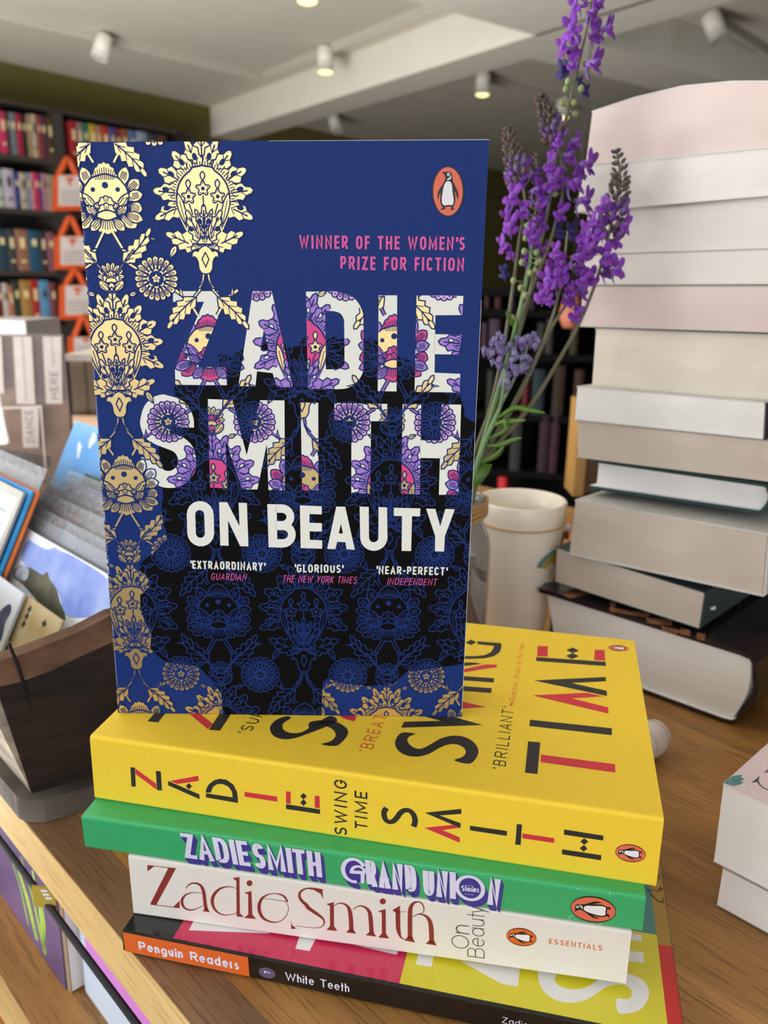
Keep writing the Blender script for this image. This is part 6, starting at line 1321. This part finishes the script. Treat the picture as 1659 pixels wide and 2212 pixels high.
# oak block behind the tall stack
ob_ = Pd(1240, 1044, .98); ob2 = Pd(1294, 1044, .98); zt_ = Pd(1250, 862, .98).z
mb = MB(); mb.box(V3((ob_.x, ob_.y, .0005)), V3((ob2.x - ob_.x, .01, 0)) * .44, V3((0, .05, 0)), ZA * zt_, mat('post_oak', (204, 160, 92), .5, rgb2=(184, 136, 70), vscale=30, stretch=(1, 1, .2))); pst = thing('wooden_bookend', 'oak upright standing on the table behind the tall right stack', 'bookend', V3((ob_.x + .015, ob_.y + .03, .0005))); mb.build('upright', pst)
mb = MB(); mb.box(V3((ob_.x, ob_.y + .012, .0005)) + V3((ob2.x - ob_.x, .01, 0)) * .44, V3((ob2.x - ob_.x, .01, 0)) * .7, V3((0, .04, 0)), ZA * (zt_ - .01), mat('post_brown', (104, 66, 28), .5, var=.1)); tag(mb.build('panel', pst), 'darker brown panel')
# ------------------------------------------------------------ flowers
M_pet = mat('petal_purple', (132, 50, 182), .6, rgb2=(104, 34, 146), vscale=180); M_petd = mat('petal_violet', (92, 26, 122), .6, rgb2=(120, 42, 156), vscale=180); M_tube = mat('petal_tube_lilac', (132, 100, 176), .6); M_wilt = mat('petal_wilted_blue', (40, 30, 92), .7)
M_budm = mat('bud_brown_purple', (70, 54, 60), .75, rgb2=(98, 82, 76), vscale=300); M_budp = mat('bud_purple', (92, 66, 116), .7, rgb2=(120, 92, 146), vscale=300); M_stm = mat('stem_olive', (92, 96, 66), .6, rgb2=(112, 104, 84), vscale=80); M_stg = mat('stem_green', (92, 124, 80), .6, rgb2=(116, 144, 98), vscale=80); M_lf = mat('leaf_green', (66, 100, 34), .5, rgb2=(88, 124, 44), vscale=40); M_pod = mat('pod_green', (118, 134, 84), .6, rgb2=(146, 156, 110), vscale=200)
M_lav = mat('floret_pale_lilac', (150, 142, 186), .6, rgb2=(104, 94, 140), vscale=200)
def blossom_mesh(name, mp_, md_, mt_, seed):
    rnd = random.Random(seed); mb = MB()
    def lobe(c, rx, ry, rz, ax, ay, m_):
        M = Matrix.Rotation(ax, 3, 'X'); M = Matrix.Rotation(ay, 3, 'Y') @ M; mb.ball(V3(c), rx, ry, rz, m_, 9, 6, M)
    j = lambda s: rnd.uniform(-s, s)
    lobe((-.17, .30 + j(.04), .36), .21, .05, .34, -.45 + j(.35), -.30, mp_); lobe((.17, .30 + j(.04), .36), .19, .05, .32, -.3 + j(.35), .30, md_)      # upper lip
    for x, a in ((-.28, .55), (0, 0), (.28, -.55)): lobe((x, .42 + j(.05) - abs(x) * .3, -.26 - (.1 if x == 0 else 0)), .19, .055, .30, .55 + j(.4), -a * .8, mp_ if x else md_)  # lower lip
    lobe((0, .34, -.02), .20, .14, .15, 0, 0, mp_)
    mb.tube([V3((0, .36, 0)), V3((0, .12, .02)), V3((0, -.12, .02)), V3((0, -.30, .02))], [.20, .19, .15, .09], mt_, 10)
    mb.tube([V3((0, -.14, -.06)), V3((0, -.22, -.30)), V3((0, -.12, -.58)), V3((0, .04, -.78))], [.085, .065, .045, .012], mt_, 8)         # spur
    mb.ball(V3((0, -.34, .02)), .13, .1, .13, M_budm, 8, 5)
    me = bpy.data.meshes.new(name); me.from_pydata(mb.v, [], mb.f)
    for q in mb.ms: me.materials.append(q)
    me.polygons.foreach_set('material_index', mb.mi); me.polygons.foreach_set('use_smooth', [True] * len(mb.f)); me.update(); return me
BME = [blossom_mesh('blossom', M_pet, M_petd, M_tube, s) for s in range(3)] + [blossom_mesh('blossom', M_petd, M_pet, M_tube, s + 5) for s in range(2)] + [blossom_mesh('blossom', M_wilt, M_wilt, M_wilt, 9)]
def bez(px, d0, d1):
    P = []
    for i, (x, y) in enumerate(px): P.append(Pd(x, y, d0 + (d1 - d0) * i / (len(px) - 1)))
    return P
def stemthing(label, px, d0, d1, flowers=(), buds=None, pods=(), leaves=(), green=False, rs=.00125, size=.0088, sprig=()):
    P = bez(px, d0, d1); P3_ = [tuple(p) for p in P]; S = [V3(p) for p in smoothopen(P3_, 5)]
    t = thing('flower_stem', label, 'flower', S[0], 'cut flower stems in the glass jar')
    mb = MB(); n = len(S); mb.tube(S, [rs * (1.15 - .75 * i / n) for i in range(n)], M_stg if green else M_stm, 8); mb.build('stem', t, True)
    def nearest(x, y):
        best = None
        for s_ in S:
            v = s_ - EYE; z = v.dot(fw); X = CX + FPX * v.dot(rt) / z; Y = CY - FPX * v.dot(up) / z; dd = (X - x) ** 2 + (Y - y) ** 2
            if best is None or dd < best[0]: best = (dd, s_, z, X)
        return best
    for i, f in enumerate(flowers):
        x, y = f[0], f[1]; k = f[2] if len(f) > 2 else 1.0; wl = len(f) > 3
        dd, s_, z, X = nearest(x, y); rr_ = random.Random(int(x * 7 + y)); dz = rr_.uniform(-.006, .003); p = Pd(x, y, z + dz)
        sd = max(-1, min(1, (x - X) / 40)); fwd = (rt * (sd * .9 + rr_.uniform(-.3, .3)) - fw * (.75 + rr_.uniform(-.2, .2)) - up * rr_.uniform(.0, .35)).normalized()
        rgt = fwd.cross(ZA).normalized(); uu_ = rgt.cross(fwd); M = Matrix((rgt, fwd, uu_)).transposed().to_4x4() @ Matrix.Rotation(rr_.uniform(-.5, .5), 4, 'Y')
        o = bpy.data.objects.new('blossom', BME[5] if wl else BME[(int(x) + i) % 5]); C.objects.link(o); o.parent = t; s__ = size * k * rr_.uniform(.92, 1.1)
        o.matrix_local = Matrix.Translation(p - t.location) @ M @ Matrix.Scale(s__, 4)
        if wl: o['label'] = 'wilted dark blue blossom'
    if buds:
        mb = MB(); i0 = int(n * buds[0]); i1 = n; cnt = buds[1]; rr_ = random.Random(cnt + int(px[0][0]))
        for k in range(cnt):
            f_ = k / cnt; i = min(n - 2, int(i0 + (i1 - i0) * f_)); c = S[i]; tn = (S[i + 1] - S[i]).normalized(); a = k * 2.4
            x_ = tn.cross(fw).normalized(); y_ = tn.cross(x_); o_ = (x_ * math.cos(a) + y_ * math.sin(a)); rad = (.0046 * (1 - f_) ** .8 + .0009) * buds[2]
            dr = (o_ * .75 + tn * .8).normalized(); M = dr.to_track_quat('Z', 'Y').to_matrix(); sz = (.0024 * (1 - f_ * .6)) * buds[2]
            mb.ball(c + o_ * rad + tn * rad * .6, sz * .55, sz * .55, sz, M_budp if f_ < .38 and k % 3 else M_budm, 7, 5, M)
            mb.tube([c, c + o_ * rad * .9 + tn * rad * .3], .00025, M_stm, 5)
        tag(mb.build('bud_spike', t, True), kind='stuff')
    for (x, y) in pods:
        dd, s_, z, X = nearest(x, y); p = Pd(x, y, z - .002); mb = MB(); mb.ball(p, .0017, .0017, .002, M_pod, 9, 6); mb.tube([s_, p], .0004, M_stg, 5); mb.build('seed_pod', t, True)
    for q in leaves:
        dd, s_, z, X = nearest(*q[0]); pts = [s_] + [Pd(x, y, z - .004 * (k + 1)) for k, (x, y) in enumerate(q[1:])]; pts = [V3(v) for v in smoothopen([tuple(v) for v in pts], 4)]; mb = MB(); vs = []; m_ = len(pts)
        for k, c in enumerate(pts):
            tn = (pts[min(k + 1, m_ - 1)] - pts[max(k - 1, 0)]).normalized(); w_ = tn.cross(fw).normalized(); hw = .0016 * math.sin(pi * min(.98, (k + .6) / m_)) ** .7
            vs += [c - w_ * hw, c + fw * .0004, c + w_ * hw, c - fw * .0003]
        fs = []
        for k in range(m_ - 1):
            for e in range(4): fs.append((4 * k + e, 4 * k + (e + 1) % 4, 4 * k + 4 + (e + 1) % 4, 4 * k + 4 + e))
        mb.add(vs, fs, M_lf); mb.build('leaf', t, True)
    if sprig:
        mb = MB(); rr_ = random.Random(3)
        for (x, y, r_, cnt) in sprig:
            dd, s_, z, X = nearest(x, y)
            for k in range(cnt):
                a = rr_.uniform(0, 2 * pi); q = r_ * rr_.random() ** .6; p = Pd(x + q * math.cos(a), y + q * math.sin(a), z + rr_.uniform(-.008, .006))
                for e in range(4):
                    b_ = a + e * pi / 2; mb.ball(p + (rt * math.cos(b_) + up * math.sin(b_)) * .0009, .0009, .0006, .0009, M_lav, 6, 4)
                mb.tube([p, p + fw * .003 - up * .002], .0007, M_tube, 5)
        tag(mb.build('florets', t, True), 'cluster of pale lilac florets', kind='stuff')
    return t
z4 = lambda L: [(1020 + q[0] / 4.253, q[1] / 4.253) + tuple(q[2:]) for q in L]
z5 = lambda L: [(1020 + q[0] / 3.814, 480 + q[1] / 3.814) + tuple(q[2:]) for q in L]
z7 = lambda L: [(1200 + q[0] / 3.16, 160 + q[1] / 3.16) + tuple(q[2:]) for q in L]
stemthing('tallest purple toadflax stem reaching the top edge of the photo', [(1010, 1150), (1030, 1010), (1075, 860), (1130, 690), (1180, 470), (1205, 330), (1232, 215), (1252, 130), (1270, 50), (1284, -40)], .485, .43,
  z4([(965, 62, .9), (1095, 115, 1.0), (935, 275, 1.35), (1110, 310, 1.1), (1220, 265, 1.15), (860, 455, 1.1), (950, 445, 1.1), (1095, 585, 1.2), (845, 645, .95, 1), (925, 600, .8), (985, 765, .55, 1), (1030, 842, .65, 1), (1050, 25, .6), (1165, 25, .7)]), None, z4([(830, 945), (935, 945), (945, 1050), (880, 745), (862, 815), (1000, 810)]))
stemthing('purple toadflax spike with budding tip crossing the glowing lamp', [(1005, 1150), (1024, 1010), (1062, 880), (1120, 700), (1175, 560), (1212, 440), (1212, 350), (1198, 290), (1182, 245), (1166, 205)], .475, .44,
  z4([(870, 1430, 1.15), (1030, 1510, 1.3), (735, 1505, 1.0), (745, 1680, 1.3), (820, 1640, 1.1), (920, 1690, 1.4), (965, 1590, 1.0), (1005, 1845, 1.25), (670, 1825, 1.15), (800, 1960, 1.1), (900, 2130, 1.1, 1), (745, 1390, .7), (780, 1290, .7), (940, 1290, .8), (780, 2130, .9, 1)]), (.72, 70, 1.15), z4([(735, 1425), (760, 1570), (760, 1780)]))
stemthing('left toadflax spike with a drooping budding tip beside the navy book', [(1000, 1150), (1020, 1000), (1060, 880), (1090, 740), (1108, 620), (1122, 520), (1134, 430), (1118, 370), (1106, 320), (1096, 276)], .47, .45,
  z4([(372, 1665, .9), (455, 1665, .9), (385, 1815, 1.25), (575, 1755, 1.2), (345, 2005, 1.1), (365, 2075, 1.0), (470, 1925, 1.0), (490, 1510, .7), (590, 2010, .9)]) + z5([(280, 190, 1.0), (265, 420, .8, 1), (500, 140, 1.0), (320, 260, .7)]), (.70, 64, 1.2))
stemthing('short thin budding spike between the left and centre toadflax', [(1002, 1150), (1022, 1000), (1070, 860), (1110, 720), (1138, 590), (1152, 500), (1160, 420), (1158, 330)], .48, .462, z4([(580, 1600, .6), (640, 2060, .8)]) + z5([(440, 310, .8), (585, 230, .9)]), (.68, 46, .95))
stemthing('right leaning toadflax spike with a dark budding tip before the tall stack', [(1012, 1150), (1040, 1010), (1140, 885), (1200, 790), (1255, 690), (1290, 600), (1312, 520), (1330, 440), (1340, 385), (1331, 322)], .475, .43,
  z4([(1210, 1900, .9), (1290, 1965, 1.0), (1130, 2030, .8), (1375, 2075, 1.0), (1190, 2090, 1.2), (1060, 2150, 1.1), (1390, 1900, .8)]) + z7([(300, 1075, 1.1), (220, 1135, 1.1), (405, 1135, 1.15), (235, 1205, 1.2), (345, 1235, 1.1), (405, 1340, 1.1), (335, 1350, 1.1), (260, 1180, 1.2), (250, 1380, 1.0), (140, 1640, .9)]), (.66, 74, 1.25))
stemthing('purple toadflax stem with large blossoms low at centre right', [(1008, 1150), (1032, 1010), (1100, 890), (1160, 770), (1195, 680), (1214, 600), (1222, 540), (1226, 500)], .47, .435,
  z5([(690, 420, 1.5), (650, 480, 1.2), (590, 585, 1.15), (850, 290, 1.15), (880, 570, 1.2), (780, 610, 1.0), (860, 360, 1.1), (750, 330, 1.0), (640, 640, .7), (700, 240, .9)]))
stemthing('grey green bare stem slanting up between the right flowers', [(1010, 1150), (1036, 1010), (1120, 860), (1185, 720), (1235, 640), (1252, 610)], .48, .44, z5([(900, 480, .9), (830, 560, .8)]))
stemthing('green stem lined with round seed pods in the middle of the bouquet', [(1004, 1150), (1030, 1010), (1075, 850), (1110, 730), (1130, 640), (1145, 570), (1152, 500)], .465, .45, z5([(500, 130, .9), (480, 60, .7)]), None,
  z5([(440, 130), (470, 100), (530, 250), (410, 330), (520, 400), (480, 420), (340, 480), (400, 540), (440, 600), (330, 790), (540, 330), (430, 240), (560, 320), (455, 30)]), [[(1112, 700), (1102, 690), (1094, 672)], [(1100, 760), (1112, 720), (1118, 690)]], True, .0016)
stemthing('pale lilac floret sprig low in the bouquet near the jar', [(1006, 1150), (1026, 1010), (1070, 900), (1110, 820), (1140, 750), (1150, 725)], .462, .45, (), None, (), (), True, .001, .01, [(1082, 742, 22, 14), (1138, 742, 26, 22), (1130, 780, 34, 24), (1100, 806, 20, 8), (1062, 752, 18, 7), (1076, 775, 20, 8), (1095, 830, 14, 5)])
stemthing('leafy green stem with narrow leaves spreading above the mug', [(1002, 1150), (1026, 1020), (1050, 950), (1080, 880), (1092, 800)], .455, .448, (), None, (), [[(1072, 905), (1110, 882), (1145, 886), (1177, 892)], [(1062, 930), (1085, 912), (1110, 910), (1135, 908)], [(1050, 965), (1080, 962), (1105, 952), (1126, 946)], [(1056, 950), (1092, 930), (1094, 905), (1090, 925)], [(1046, 1000), (1070, 985), (1088, 965)]], True, .0016)
# broad leaf at the mouth of the jar
bl = thing('broad_leaf', 'broad dark green leaf at the jar mouth beside the navy book', 'leaf', Pd(1015, 1075, .455)); mb = MB(); rows = [(1000, 1000, 40, 1006), (1000, 1030, 62, 1012), (1000, 1050, 44, 1040), (1004, 1072, 18, 1066)]
pts = [[Pd(985, 1000, .462), Pd(1020, 1004, .456), Pd(1064, 1002, .45)], [Pd(985, 1022, .459), Pd(1022, 1030, .452), Pd(1056, 1022, .45)], [Pd(985, 1045, .458), Pd(1016, 1050, .452), Pd(1040, 1044, .452)], [Pd(990, 1066, .46), Pd(1006, 1070, .456), Pd(1020, 1064, .456)]]
vs = [p for r in pts for p in r]; vs2 = [p + fw * .0008 for p in vs]; fs = []
for r in range(3):
    for c in range(2): a = r * 3 + c; fs += [(a, a + 1, a + 4, a + 3), (a + 12, a + 15, a + 16, a + 13)]
ring_ = [0, 1, 2, 5, 8, 11, 10, 9, 6, 3]
for i in range(len(ring_)): a, b_ = ring_[i], ring_[(i + 1) % len(ring_)]; fs.append((b_, a, a + 12, b_ + 12))
mb.add(vs + vs2, fs, M_lf); mb.build('blade', bl, True)
mb = MB(); mb.tube([Pd(1012, 1062, .457), Pd(1000, 1120, .47), Pd(985, 1200, .48)], .0012, M_stg, 8); mb.build('stalk', bl, True)
